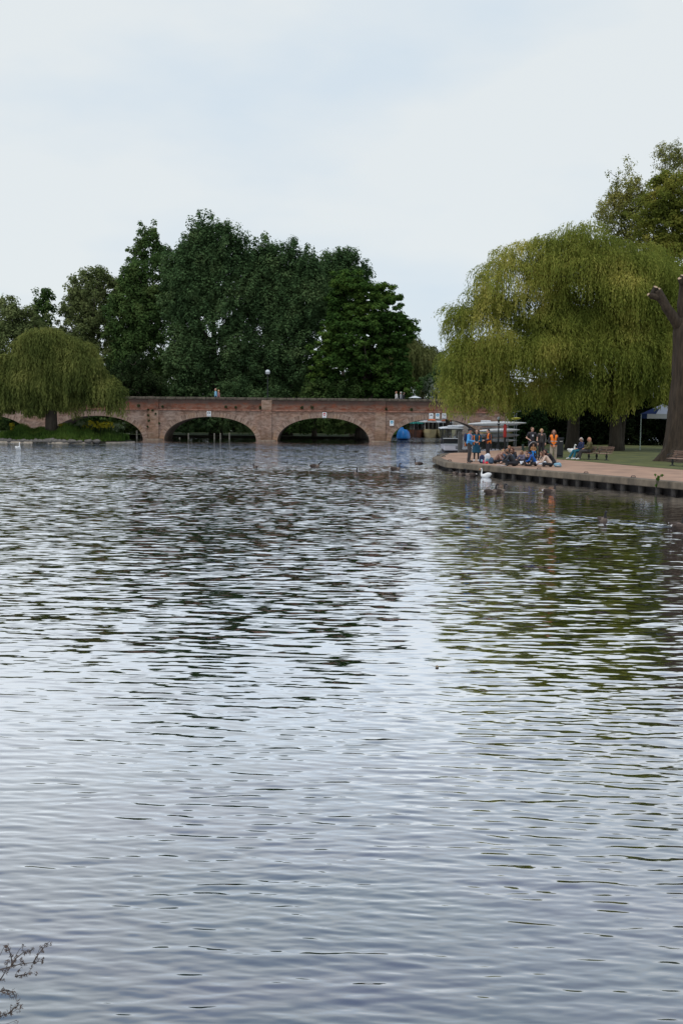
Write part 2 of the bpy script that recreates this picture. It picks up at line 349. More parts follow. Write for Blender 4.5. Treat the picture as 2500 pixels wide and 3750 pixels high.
# ================================================================ BRIDGE
BY, BD = 107.0, 5.2
X = lambda px, py=1560: PD(px, py, BY).x
Zb = lambda px, py: PD(px, py, BY).z
def brickmat(name, a, b, mortar, stain, st_amt=.5, bs=.5, dark=None, soot=None):
    m = bpy.data.materials.new(name); m.use_nodes = True; t = m.node_tree; l = t.links.new; p = t.nodes['Principled BSDF']
    p.inputs['Roughness'].default_value = .95; p.inputs['Specular IOR Level'].default_value = .15
    g = N(t, 'ShaderNodeTexCoord'); s = N(t, 'ShaderNodeSeparateXYZ'); c = N(t, 'ShaderNodeCombineXYZ')
    l(g.outputs['Object'], s.inputs[0]); l(s.outputs['X'], c.inputs[0]); l(s.outputs['Z'], c.inputs[1])
    br = N(t, 'ShaderNodeTexBrick'); br.inputs['Scale'].default_value = 1; br.inputs['Brick Width'].default_value = .34; br.inputs['Row Height'].default_value = .11
    br.inputs['Mortar Size'].default_value = .008; br.inputs['Color1'].default_value = (*a, 1); br.inputs['Color2'].default_value = (*b, 1); br.inputs['Mortar'].default_value = (*mortar, 1); br.inputs['Bias'].default_value = -.1
    l(c.outputs[0], br.inputs['Vector'])
    n1 = N(t, 'ShaderNodeTexNoise'); n1.inputs['Scale'].default_value = .55; n1.inputs['Detail'].default_value = 7; n1.inputs['Roughness'].default_value = .65; l(g.outputs['Object'], n1.inputs['Vector'])
    r1 = N(t, 'ShaderNodeMapRange'); r1.inputs['From Min'].default_value = .44; r1.inputs['From Max'].default_value = .6; r1.inputs['To Max'].default_value = st_amt; l(n1.outputs['Fac'], r1.inputs['Value'])
    x1 = N(t, 'ShaderNodeMix', data_type='RGBA'); l(r1.outputs[0], x1.inputs['Factor']); l(br.outputs['Color'], x1.inputs['A']); x1.inputs['B'].default_value = (*stain, 1)
    n2 = N(t, 'ShaderNodeTexNoise'); n2.inputs['Scale'].default_value = 2.4; n2.inputs['Detail'].default_value = 5; n2.inputs['Roughness'].default_value = .7
    mp2 = N(t, 'ShaderNodeMapping'); mp2.inputs['Scale'].default_value = (.7, 1, 1.5); mp2.inputs['Location'].default_value = (9, 3, 2); l(g.outputs['Object'], mp2.inputs[0]); l(mp2.outputs[0], n2.inputs['Vector'])
    r2 = N(t, 'ShaderNodeMapRange'); r2.inputs['From Min'].default_value = .42; r2.inputs['From Max'].default_value = .66; r2.inputs['To Min'].default_value = 0; r2.inputs['To Max'].default_value = .8; l(n2.outputs['Fac'], r2.inputs['Value'])
    x2 = N(t, 'ShaderNodeMix', data_type='RGBA'); l(r2.outputs[0], x2.inputs['Factor']); l(x1.outputs['Result'], x2.inputs['A']); x2.inputs['B'].default_value = (*(dark or (.07, .055, .045)), 1)
    if soot:      # rain-washed soot creeping down from the coping
        sm = N(t, 'ShaderNodeMath', operation='MULTIPLY_ADD'); sm.inputs[1].default_value = .9; sm.inputs[2].default_value = -.45; l(n2.outputs['Fac'], sm.inputs[0]); sa = N(t, 'ShaderNodeMath', operation='ADD'); l(sm.outputs[0], sa.inputs[0]); l(s.outputs['Z'], sa.inputs[1])
        sr = N(t, 'ShaderNodeMapRange'); sr.inputs['From Min'].default_value = soot-.12; sr.inputs['From Max'].default_value = soot+.18; sr.inputs['To Max'].default_value = .8; l(sa.outputs[0], sr.inputs['Value'])
        x3 = N(t, 'ShaderNodeMix', data_type='RGBA'); l(sr.outputs[0], x3.inputs['Factor']); l(x2.outputs['Result'], x3.inputs['A']); x3.inputs['B'].default_value = (.062, .048, .042, 1); x2 = x3
    dm = N(t, 'ShaderNodeMath', operation='MULTIPLY_ADD'); dm.inputs[1].default_value = 1.6; dm.inputs[2].default_value = -.8; l(n1.outputs['Fac'], dm.inputs[0]); da = N(t, 'ShaderNodeMath', operation='ADD'); l(dm.outputs[0], da.inputs[0]); l(s.outputs['Z'], da.inputs[1])
    dr = N(t, 'ShaderNodeMapRange'); dr.inputs['From Min'].default_value = 1.3; dr.inputs['From Max'].default_value = .1; dr.inputs['To Max'].default_value = .6; l(da.outputs[0], dr.inputs['Value'])     # damp, silty brick near the water
    x4 = N(t, 'ShaderNodeMix', data_type='RGBA'); l(dr.outputs[0], x4.inputs['Factor']); l(x2.outputs['Result'], x4.inputs['A']); x4.inputs['B'].default_value = (.13, .085, .055, 1)
    l(x4.outputs['Result'], p.inputs['Base Color'])
    bp = N(t, 'ShaderNodeBump'); bp.inputs['Strength'].default_value = .5; bp.inputs['Distance'].default_value = .03; l(n2.outputs['Fac'], bp.inputs['Height']); l(bp.outputs[0], p.inputs['Normal'])
    return m
m_span = brickmat('spandrel_brick', (.37, .235, .175), (.22, .115, .075), (.30, .235, .19), (.38, .305, .26), .6, dark=(.12, .075, .055))
m_para = brickmat('parapet_brick', (.20, .055, .028), (.22, .078, .042), (.17, .10, .075), (.075, .045, .035), .75, dark=(.25, .17, .13), soot=Zb(1200, 1484))
m_pil = brickmat('pilaster_brick', (.36, .22, .15), (.30, .15, .10), (.35, .28, .22), (.40, .33, .28), .5, dark=(.15, .10, .06))
m_cop = mat('mossy_coping', (.10, .082, .062), .95, 3, va=.55, bump=.4)
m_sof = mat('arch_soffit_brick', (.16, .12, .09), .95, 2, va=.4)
m_foot = mat('pier_footing_stone', (.26, .20, .15), .9, 2, va=.35)
# voussoir brick, streaked across the ring
def vous():
    m = bpy.data.materials.new('arch_ring_brick'); m.use_nodes = True; t = m.node_tree; l = t.links.new; p = t.nodes['Principled BSDF']; p.inputs['Roughness'].default_value = .95
    g = N(t, 'ShaderNodeUVMap'); mp1 = N(t, 'ShaderNodeMapping'); mp1.inputs['Scale'].default_value = (6.5, .5, 1); l(g.outputs[0], mp1.inputs[0])
    n = N(t, 'ShaderNodeTexNoise'); n.inputs['Scale'].default_value = 1.0; n.inputs['Detail'].default_value = 4; n.inputs['Roughness'].default_value = .7; l(mp1.outputs[0], n.inputs['Vector'])
    r = N(t, 'ShaderNodeValToRGB'); e = r.color_ramp.elements; e[0].position = .36; e[1].position = .64; e[0].color = (.12, .075, .055, 1); e[1].color = (.38, .28, .225, 1); x = e.new(.5); x.color = (.27, .185, .14, 1)
    l(n.outputs['Fac'], r.inputs[0]); 
    n2 = N(t, 'ShaderNodeTexNoise'); n2.inputs['Scale'].default_value = .5; n2.inputs['Detail'].default_value = 4; l(N(t, 'ShaderNodeTexCoord').outputs['Object'], n2.inputs['Vector'])
    r2 = N(t, 'ShaderNodeMapRange'); r2.inputs['From Min'].default_value = .54; r2.inputs['From Max'].default_value = .66; r2.inputs['To Max'].default_value = .4; l(n2.outputs['Fac'], r2.inputs['Value'])
    x2 = N(t, 'ShaderNodeMix', data_type='RGBA'); l(r2.outputs[0], x2.inputs['Factor']); l(r.outputs[0], x2.inputs['A']); x2.inputs['B'].default_value = (.36, .19, .08, 1)
    l(x2.outputs['Result'], p.inputs['Base Color']); return m
m_vous = vous()
def bridge():
    root = thing('brick_bridge', 'long weathered red brick bridge with wide low arches across the river', 'bridge', (X(976), BY, 0))
    ox = root.location.x; zs = Zb(1200, 1508); zt = Zb(1200, 1458); zc = zt-.26
    px_c = [-683, -268, 147, 562, 976, 1392, 1807, 2222, 2637]; piers = [X(p)-ox for p in px_c]; x0, x1 = piers[0], piers[-1]
    half = 168.5*M_(BY); rise = Zb(1200, 1530)+.12; z_sp = -.12
    arches = [((piers[i]+piers[i+1])/2) for i in range(len(piers)-1)]
    def zarch(x):
        for c in arches:
            d = abs(x-c)/half
            if d < 1: return z_sp+(rise)*(1-d**2.15)**(1/2.15)
        return None
    xs = []
    for c in arches:
        xs += [c+half*math.sin(a) for a in np.linspace(-math.pi/2, math.pi/2, 41)]
    g = G(); ringw = .50
    ends = [x0]+[v for c in arches for v in (c-half, c+half)]+[x1]
    for k in range(0, len(ends), 2):                    # solid piers
        a, b = ends[k], ends[k+1]
        g.add([(a, 0, -1.5), (b, 0, -1.5), (b, 0, zs), (a, 0, zs), (a, BD, -1.5), (b, BD, -1.5), (b, BD, zs), (a, BD, zs)], [(0, 1, 2, 3), (5, 4, 7, 6)])
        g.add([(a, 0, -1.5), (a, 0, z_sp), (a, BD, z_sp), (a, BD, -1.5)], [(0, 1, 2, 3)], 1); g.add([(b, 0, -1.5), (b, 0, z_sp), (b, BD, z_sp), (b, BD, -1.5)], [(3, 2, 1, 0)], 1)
    for c in arches:
        cx = [c+half*math.sin(a) for a in np.linspace(-math.pi/2, math.pi/2, 41)]
        cz = [zarch(v) or z_sp for v in cx]
        for i in range(40):
            a, b, za, zb_ = cx[i], cx[i+1], cz[i], cz[i+1]
            g.add([(a, 0, za), (b, 0, zb_), (b, 0, zs), (a, 0, zs)], [(0, 1, 2, 3)]); g.add([(a, BD, za), (b, BD, zb_), (b, BD, zs), (a, BD, zs)], [(3, 2, 1, 0)])
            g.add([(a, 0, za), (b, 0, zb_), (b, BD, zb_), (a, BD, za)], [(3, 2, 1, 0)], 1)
    g.add([(x0, .4, zs), (x1, .4, zs), (x1, BD-.4, zs), (x0, BD-.4, zs)], [(0, 1, 2, 3)])
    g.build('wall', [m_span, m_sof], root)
    # arch rings
    first = None
    rg = G(); uv = []; rx = [half*math.sin(a) for a in np.linspace(-math.pi/2*.985, math.pi/2*.985, 61)]
    rz = [z_sp+rise*(1-(abs(v)/half)**2.15)**(1/2.15) for v in rx]; s_ = 0; pts = []
    for i in range(61):
        a = max(0, i-1); b = min(60, i+1); tx, tz = rx[b]-rx[a], rz[b]-rz[a]; l_ = math.hypot(tx, tz); nx, nz_ = -tz/l_, tx/l_
        if i: s_ += math.hypot(rx[i]-rx[i-1], rz[i]-rz[i-1])
        w_ = min(ringw, (zs-.14-rz[i])/max(nz_, .2)) if nz_ > .2 else ringw
        w_ = min(w_, ringw); pts.append(((rx[i], -.014, rz[i]-.004), (rx[i]+nx*w_, -.014, rz[i]+nz_*w_), s_, (rx[i]+nx*w_, .01, rz[i]+nz_*w_), (rx[i], .01, rz[i]-.004)))
    for i in range(60):
        a, b = pts[i], pts[i+1]
        for k1, k2, v1, v2 in ((0, 1, 0, 1), (1, 3, 1, 1.1), (4, 0, -.1, 0)):
            rg.add([a[k1], b[k1], b[k2], a[k2]], [(0, 1, 2, 3)]); uv += [(a[2], v1), (b[2], v1), (b[2], v2), (a[2], v2)]
    ring = rg.build('arch_ring', m_vous, root); ly = ring.data.uv_layers.new(name='UVMap')
    for i, u in enumerate(uv): ly.data[i].uv = u
    ring.location.x = arches[0]
    for c in arches[1:]:
        r2 = ring.copy(); COL.objects.link(r2); r2.location.x = c
    g = G()
    for y in (.02, BD-.42): G().box(((x0+x1)/2, y+.2, (zs+.14+zc)/2), (x1-x0, .4, zc-zs-.14)).build('parapet', m_para, root)
    g = G()
    m_str = mat('string_course_brick', (.26, .13, .09), .95, 4, va=.5)
    for y in (-.07, BD-.38): G().box(((x0+x1)/2, y+.22, zs+.07), (x1-x0, .48, .14), bev=.03).build('string_course', m_str, root)
    n = 90; random.seed(3)
    for y in (-.05, BD-.45):
        g = G()
        for i in range(n):
            w = (x1-x0)/n; g.box((x0+w*(i+.5), y+.24, zc+.13+random.uniform(-.012, .012)), (w-.02, .5+random.uniform(-.02, .02), .26), bev=.05)
        g.build('coping', m_cop, root)
    for i, p in enumerate(piers):
        wp_ = 38*M_(BY); G().box((p, -.055, (zs-.4)/2), (wp_, .13, zs+.4)).build('pilaster', m_pil if i % 2 else m_span, root); G().box((p, -.045, (zs+.14+zc)/2), (wp_, .11, zc-zs-.14)).build('pilaster_head', m_para if i % 2 else m_pil, root)
        g = G(); w = 38*M_(BY)*1.55
        pl = [(-w*.62, .3), (-w*.5, -.28), (-w*.15, -.5), (w*.25, -.46), (w*.55, -.25), (w*.66, .3)]
        g.prism([(p+a, b) for a, b in pl], -.6, .10+.03*(i % 2)); g.build('pier_footing', m_foot, root)
    g = G(); g.box(((x0+x1)/2, BD/2, zt-.92), (x1-x0, BD-.8, .1)); g.build('deck', mat('bridge_deck', (.2, .18, .16), .9, 2), root)
    return root, zt
br_root, ZT = bridge()

# ---- signs on the bridge
m_white = mat('white_paint', (.72, .74, .76), .5, 9, va=.06); m_blue = mat('sign_blue', (.02, .28, .45), .5); m_red = mat('sign_red', (.45, .03, .03), .5); m_blk = mat('sign_black', (.03, .03, .035), .6)
def disc(g, c, r, y, n=20, mi=0, inner=0):
    cx, cz = c
    if inner:
        vs = [(cx+r*math.cos(2*math.pi*i/n), y, cz+r*math.sin(2*math.pi*i/n)) for i in range(n)]+[(cx+inner*math.cos(2*math.pi*i/n), y, cz+inner*math.sin(2*math.pi*i/n)) for i in range(n)]
        g.add(vs, [(i, (i+1) % n, n+(i+1) % n, n+i) for i in range(n)], mi)
    else: g.add([(cx+r*math.cos(2*math.pi*i/n), y, cz+r*math.sin(2*math.pi*i/n)) for i in range(n)], [tuple(range(n))], mi)
def sign(px, py, w, h, kind, label):
    p = PD(px, py, BY-.12); W_, H_ = w*M_(BY), h*M_(BY); t = thing('river_sign', label, 'sign', p, group='navigation signs on the bridge')
    G().box((0, 0, 0), (W_, .03, H_), bev=.008).build('panel', m_white, t)
    g = G(); r = W_*.36; zc = H_*.16; y = -.0165
    if kind == 'noentry_red': disc(g, (0, zc), r, y, mi=2); g.box((0, y-.002, zc), (r*1.5, .002, r*.42), mi=0); g.box((0, y, -H_*.36), (W_*.7, .002, H_*.07), mi=3)
    if kind == 'noentry': disc(g, (0, zc), r, y, mi=3, inner=r*.78); g.box((0, y-.002, zc), (r*1.6, .002, r*.5), mi=3); g.box((0, y, -H_*.36), (W_*.7, .002, H_*.07), mi=3)
    if kind == 'blue_bar': disc(g, (0, zc), r, y, mi=1); g.box((0, y-.002, zc), (r*1.3, .002, r*.32), mi=0)
    if kind == 'blue_arrow':
        disc(g, (0, zc), r, y, mi=1); g.box((0, y-.002, zc+r*.25), (r*.36, .002, r*1.0), mi=0)
        g.add([(-r*.5, y-.003, zc-r*.1), (0, y-.003, zc-r*.8), (r*.5, y-.003, zc-r*.1)], [(0, 1, 2)], 0)
    if kind == 'boat':
        g.add([(-r, y, zc-.02), (-r*.7, y, zc-r*.35), (r*.8, y, zc-r*.35), (r, y, zc), (r*.5, y, zc+r*.1), (r*.2, y, zc+r*.45), (-r*.1, y, zc+r*.45), (-r*.3, y, zc+.02)], [tuple(range(8))], 3)
    if kind == 'noswim':
        disc(g, (0, zc), r, y, mi=3, inner=r*.84); g.add([(-r*.7, y-.003, zc+r*.55), (-r*.55, y-.003, zc+r*.7), (r*.7, y-.003, zc-r*.55), (r*.55, y-.003, zc-r*.7)], [(0, 1, 2, 3)], 3)
        g.tube([(-r*.5, y-.002, zc-.02), (0, y-.002, zc+r*.2), (r*.5, y-.002, zc-.04)], .015, 5, 3)
        g.box((0, y, -H_*.33), (W_*.78, .002, H_*.05), mi=3); g.box((0, y, -H_*.42), (W_*.78, .002, H_*.05), mi=3)
    g.build('symbol', [m_white, m_blue, m_red, m_blk], t)
sign(765, 1515, 15, 19, 'noentry', 'white sign with dark barred roundel on the arch left of the globe lamp')
sign(1187.5, 1520, 15, 20, 'noentry_red', 'white sign with dark red no entry roundel at the crown of the middle arch')
sign(1434, 1549, 15, 20, 'blue_bar', 'white sign with blue barred roundel beside the pilaster left of the boat arch')
sign(1578, 1523, 15, 20, 'boat', 'white sign with black boat symbol, leftmost of three above the boat arch')
sign(1601.5, 1523, 15, 20, 'blue_arrow', 'white sign with blue down arrow roundel, between two white signs above the boat arch')
sign(1625.5, 1523, 15, 20, 'noswim', 'white sign with grey crossed roundel, rightmost of three above the boat arch')

# ---- lamps
m_iron = mat('black_iron', (.02, .022, .025), .5, 6); m_globe = mat('opal_globe', (.62, .66, .68), .3)
def lamp(px, py_top, D, zbase, label, kind):
    p = PD(px, py_top, D); t = thing('street_lamp', label, 'street lamp', (p.x, D, zbase)); h = p.z-zbase
    g = G(); g.tube([(0, 0, 0), (0, 0, .25), (0, 0, .3), (0, 0, h-.62), (0, 0, h-.55), (0, 0, h-.5)], [.12, .12, .06, .045, .09, .16], 10); g.build('post', m_iron, t)
    g = G()
    if kind == 'globe':
        g.ball((0, 0, h-.27), .265, 16, 10); g.build('lamp_shade', m_globe, t, True)
        g = G(); g.tube([(0, 0, h-.29), (0, 0, h-.25)], .275, 16); g.tube([(0, 0, h-.02), (0, 0, h+.05)], [.05, .02], 8); g.build('band', m_iron, t)
    elif kind == 'small':
        g.tube([(0, 0, h-.45), (0, 0, h-.2)], [.05, .10], 8); g.build('bracket', m_iron, t)
        G().ball((0, 0, h-.11), .12, 12, 8).build('lamp_shade', m_globe, t, True)
    else:
        g.tube([(0, 0, h-.5), (0, 0, h-.15)], [.11, .19], 4); g.build('lamp_glass', m_globe, t)
        g = G(); g.tube([(0, 0, h-.15), (0, 0, h-.03), (0, 0, h+.06)], [.23, .08, .02], 4); g.build('cap', m_iron, t)
lamp(980, 1353, 111.6, ZT-.9, 'black street lamp with white globe rising above the bridge parapet', 'globe')
lamp(1655, 1358, 116, .5, 'slender lantern lamp post behind the bridge beside the big willow', 'lantern')
lamp(1826, 1526, 77, QZ, 'black post with small pale globe top beside the stacked rowing shells', 'small')

# ---- tufts growing on the bridge face
def leafq(c, a, b, Ln, Wd):
    """diamond leaves: centres, long axes, short axes (n,3) and sizes (n,)"""
    n = len(c); v = np.empty((n, 4, 3)); v[:, 0] = c-a*Ln[:, None]/2; v[:, 1] = c+b*Wd[:, None]/2; v[:, 2] = c+a*Ln[:, None]/2; v[:, 3] = c-b*Wd[:, None]/2
    return v.reshape(-1, 3), np.arange(n*4).reshape(-1, 4)
def nrm(v): return v/np.maximum(np.linalg.norm(v, axis=-1, keepdims=True), 1e-9)
def ball_leaves(cs, rs, per, Ln, Wd, zst=1., up=.5, droop=0, fr=None):
    cs = np.asarray(cs, float); rs = np.asarray(rs, float); n = len(cs)*per
    C = np.repeat(cs, per, 0); Rr = np.repeat(rs, per, 0)
    d = nrm(rng.normal(size=(n, 3))); rad = rng.uniform(0, 1, n)**.45
    off = d*rad[:, None]*Rr[:, None]; off[:, 2] *= zst; c = C+off
    nr = nrm(nrm(d)*1.0+rng.normal(size=(n, 3))*.38+np.array([0, 0, up])); a = rng.normal(size=(n, 3)); a[:, 2] -= droop; a = nrm(a-nr*(a*nr).sum(1, keepdims=True)); b = np.cross(nr, a)
    sc = rng.uniform(.6, 1.3, n); return leafq(c, a, b, Ln*sc, Wd*sc)
m_tuft = leafmat('wall_plant_leaves', (.03, .045, .02), (.05, .08, .03))
random.seed(5)
tufts = [(508, 1484, 7), (595, 1488, 5), (559, 1502, 5), (570, 1515, 4.5), (543, 1520, 6), (546, 1540, 6), (827, 1489, 6), (863, 1491, 5), (953, 1492, 7), (1105, 1492, 7), (1142, 1491, 8), (543, 1500, 4), (1413, 1497, 6), (1506, 1499, 6), (448, 1490, 5), (583, 1550, 4), (541, 1562, 4)]
for i, (px, py, r) in enumerate(tufts):
    p = PD(px, py, BY-.1); r *= M_(BY)
    t = ball_leaves([(0, 0, 0)], [r], 90, .12, .07); t = npmesh('wall_plant', t[0], t[1], m_tuft, loc=p)
    tag(t, 'dark tuft of weeds growing out of the brick face of the bridge', 'plant', 'weeds growing on the bridge wall')

# ================================================================ TREES
m_bark = mat('bark', (.045, .036, .026), .95, 3, va=.5, stretch=(2, 2, .35), bump=.6)
m_bark2 = mat('grey_bark', (.11, .09, .07), .95, 3, va=.4, stretch=(2, 2, .35), bump=.5)
def limb(g, a, b, r0, r1, sag=.15, n=5):
    a, b = Vector(a), Vector(b); pts = []; rs = []; ln = (b-a).length; w = Vector((random.uniform(-1, 1), random.uniform(-1, 1), 0))*ln*.06
    for i in range(n):
        t = i/(n-1); p = a.lerp(b, t); p.z += sag*ln*math.sin(math.pi*t)*-.5*(1-t); p += w*math.sin(math.pi*t); pts.append(p); rs.append(r0+(r1-r0)*t)
    g.tube(pts, rs, 6)
def crown_pts(lobes, nc, inner=.5, front=.62, sub=1.7, zst=1.):
    """clump centres sit on bulges, the bulges sit on the lobes of the crown"""
    w = np.array([l[1][0]*l[1][2] for l in lobes]); ns = max(14, int(w.sum()*math.pi*2.3/sub**2)); w = w/w.sum(); idx = rng.choice(len(lobes), ns, p=w)
    C = np.array([l[0] for l in lobes])[idx]; Rr = np.array([l[1] for l in lobes])[idx]
    d = nrm(rng.normal(size=(ns, 3))); fl = rng.uniform(size=ns) < front; d[:, 1] = np.where(fl, -abs(d[:, 1]), abs(d[:, 1]))
    rad = inner+(.97-inner)*rng.uniform(size=ns)**.6; SC = C+d*np.maximum(Rr-sub*np.array([.62, .62, .62*zst]), Rr*.35)*rad[:, None]; sr = sub*rng.uniform(.55, 1.25, ns)
    j = rng.choice(ns, nc, p=sr**2/(sr**2).sum()); e = nrm(rng.normal(size=(nc, 3))+d[j]*.5+np.array([0, 0, .3]))
    return SC[j]+e*sr[j][:, None]*np.array([1, 1, zst])*(rng.uniform(size=nc)**.4)[:, None]
def lobes_px(L_, D, base):
    out = []
    for l in L_:
        px, py, rx, rz = l[:4]; dd = l[4] if len(l) > 4 else 0; Dl = D+dd; p = PD(px, py, Dl)-Vector(base); k = M_(Dl)
        out.append((tuple(p), (rx*k, min(rx, rz)*k*.85, rz*k)))
    return out
def tree(kind, label, D, bpx, L_, m, nc=380, cr=1.0, per=80, leaf=(.40, .26), zst=1., up=.5, trunk=.35, bark=None, twigs=40, zb=.25, inner=.5, trunk_h=.62, twr=.035, group='trees beyond the bridge', lean=0, droop=0, sub=1.7):
    b = PD(bpx, 1560, D); base = (b.x, D, zb); t = thing(kind, label, 'tree', base, group=group)
    lb = lobes_px(L_, D, base); C = crown_pts(lb, int(nc*1.9), inner, sub=sub, zst=zst); C = C[C[:, 2] > .8]; cr *= .62; leaf = (leaf[0]*.74, leaf[1]*.74); per = int(per*.95)
    v, f = ball_leaves(C, cr*rng.uniform(.6, 1.35, len(C)), per, *leaf, zst=zst, up=up, droop=droop); npmesh('crown', v, f, m, t)
    top = max(c[2]+r[2] for c, r in lb); H = top*trunk_h; g = G(); tx = sum(c[0] for c, r in lb)/len(lb); ty = sum(c[1] for c, r in lb)/len(lb)
    tp = [Vector((tx*s*s, ty*s*s, H*s-.2)) for s in np.linspace(0, 1, 7)]; g.tube(tp, [trunk*(1.5 if i == 0 else 1-.12*i) for i in range(7)], 9)
    # limbs grow outward: every clump is reached from the nearest wood already there
    tg = C[:min(twigs, len(C))]; tg = tg[np.argsort(np.hypot(tg[:, 0]-tx, tg[:, 1]-ty)+np.maximum(0, tg[:, 2]-H)*.8)]
    nodes = [np.array(tp[2].lerp(tp[3], k/3)) for k in range(3)]+[np.array(tp[k].lerp(tp[k+1], q_/3)) for k in range(3, 6) for q_ in range(3)]; rad_ = [trunk*.42]*len(nodes)
    for c in tg:
        nd = np.array(nodes); dv = c-nd; dist = np.linalg.norm(dv, axis=1)+np.maximum(0, .75*np.hypot(dv[:, 0], dv[:, 1])-dv[:, 2])*1.3; k = int(np.argmin(dist)); a = Vector(nodes[k]); c2 = Vector(c)+Vector((0, 0, cr*.5)); r0 = rad_[k]; r1 = max(twr, r0*.55)
        m1 = a.lerp(c2, .35)+Vector((random.uniform(-.15, .15), random.uniform(-.15, .15), -.05*(c2-a).length)); m2 = a.lerp(c2, .7)+Vector((random.uniform(-.12, .12), random.uniform(-.12, .12), 0)); g.tube([a, m1, m2, c2], [max(twr, r0*.8), max(twr, r0*.7), max(twr, r0*.6), r1*.7], 5)
        for q_ in (m1, m2, c2): nodes.append(np.array(q_)); rad_.append(r1)
    g.build('trunk', bark or m_bark, t, True); return t
lf_dark = leafmat('poplar_leaves', (.042, .078, .034), (.090, .155, .062), (.17, .24, .10))
lf_dark2 = leafmat('dark_broadleaf', (.036, .068, .024), (.080, .138, .042), (.16, .22, .07))
lf_chest = leafmat('chestnut_leaves', (.026, .060, .016), (.065, .130, .030), (.15, .23, .045))
lf_olive = leafmat('olive_leaves', (.075, .105, .04), (.15, .185, .07), (.24, .27, .11))
lf_will = leafmat('willow_leaves', (.085, .125, .025), (.26, .29, .06), (.54, .48, .13), tr=.45, vs=.28)
lf_will2 = leafmat('island_willow_leaves', (.055, .08, .022), (.16, .185, .05), (.30, .30, .09), tr=.4, vs=.35)
lf_pale = leafmat('pale_willow_leaves', (.08, .10, .035), (.15, .17, .06), (.22, .23, .09))
lf_sp = leafmat('spring_leaves', (.11, .14, .04), (.25, .26, .07), (.42, .38, .12))
lf_hedge = leafmat('shaded_hedge_leaves', (.005, .008, .004), (.010, .016, .007), (.018, .026, .010), tr=.2)  # near black: the shade under the willows is put into the leaf colour
lf_bush = leafmat('bush_leaves', (.018, .035, .014), (.04, .065, .025), (.08, .11, .045))

TW = 'trees beyond the bridge'
tree('broadleaf_tree', 'hazy olive bushy tree at the far left edge behind the island willow', 124, 40, [(40, 1190, 100, 105), (10, 1330, 110, 150), (150, 1290, 100, 130), (240, 1330, 80, 130)], lf_olive, 340, 1.2, 85, zst=.9)
tree('broadleaf_tree', 'small open dark tree poking up between the far left tree and the olive tree', 132, 150, [(158, 1130, 42, 85), (150, 1250, 60, 100)], lf_dark2, 90, .8, 60, leaf=(.42, .26), inner=.2, sub=1.2, trunk=.2, twigs=45)
tree('broadleaf_tree', 'olive green tree with sky showing through its left side', 126, 330, [(330, 1070, 95, 110), (390, 1130, 90, 150), (290, 1190, 90, 130), (380, 1320, 120, 120)], lf_olive, 320, 1.0, 75, inner=.35, twigs=90, zst=.9)
tree('broadleaf_tree', 'mid green tree with a dense rounded top left of the tall poplar', 122, 500, [(515, 1040, 75, 110), (550, 1150, 90, 150), (450, 1200, 80, 150), (520, 1320, 110, 140)], lf_dark2, 380, 1.05, 85, zst=.95)
tree('poplar_tree', 'tall open crowned tree with sky showing through, left of the highest poplar', 128, 555, [(545, 880, 55, 75), (590, 960, 60, 80), (510, 960, 45, 80), (600, 1080, 60, 100)], lf_dark2, 130, .75, 50, inner=.15, sub=1.1, twigs=110, trunk=.3, trunk_h=.85, twr=.03)
tree('poplar_tree', 'highest tree, a massive dark green poplar above the bridge', 120, 790, [(765, 895, 85, 95), (830, 940, 80, 100), (700, 960, 70, 95), (660, 1040, 75, 130), (900, 960, 65, 85), (720, 1060, 110, 150), (860, 1050, 110, 150), (770, 1230, 150, 210), (690, 1310, 95, 150), (880, 1300, 110, 150)], lf_dark, 860, 1.05, 95, zst=1.35, up=.9, sub=2.1, trunk=.6, twigs=90, inner=.55)
tree('poplar_tree', 'dense dark green poplar with ragged top right of the highest tree', 121, 1050, [(1060, 1000, 100, 95), (970, 985, 80, 85), (1130, 1030, 60, 80), (1000, 1090, 90, 130), (1100, 1120, 85, 160), (1050, 1270, 130, 190), (960, 1360, 100, 110)], lf_dark, 700, 1.05, 95, zst=1.35, up=.9, sub=2.1, trunk=.55, twigs=70, inner=.55)
tree('poplar_tree', 'smaller narrow poplar peeking up behind the chestnut tree', 131, 1255, [(1240, 990, 68, 62), (1300, 1030, 60, 70), (1230, 1110, 80, 110)], lf_dark, 210, .95, 80, zst=1.3, up=.7, inner=.4, twigs=40)
tree('chestnut_tree', 'broad bright edged chestnut tree at the right end of the tree line', 118, 1320, [(1290, 1090, 95, 95), (1385, 1130, 90, 110), (1445, 1230, 70, 100), (1300, 1250, 130, 130), (1230, 1340, 110, 120), (1390, 1360, 130, 100), (1470, 1410, 60, 60)], lf_chest, 900, .85, 90, leaf=(.40, .30), zst=.55, up=1.0, trunk=.5, twigs=70, inner=.55)
tree('young_tree', 'pale twiggy bush like tree close behind the left part of the bridge', 115, 520, [(490, 1370, 75, 70), (430, 1400, 70, 70), (560, 1420, 50, 50)], lf_bush, 150, .75, 65, leaf=(.32, .2), bark=m_bark2, trunk=.14, twigs=90, inner=.2, twr=.025)
tree('shrub', 'dark shrub low at the foot of the far left trees', 119, 130, [(130, 1430, 130, 70), (-30, 1430, 120, 90), (280, 1440, 100, 60)], lf_bush, 240, 1.0, 80, twigs=10)
tree('shrub', 'dark undergrowth showing through the arch under the globe lamp left', 119.5, 780, [(780, 1540, 200, 75, -2.2), (900, 1470, 150, 70, -2.2), (680, 1480, 120, 80)], lf_dark, 420, .8, 70, twigs=8, leaf=(.3, .2), zb=0)
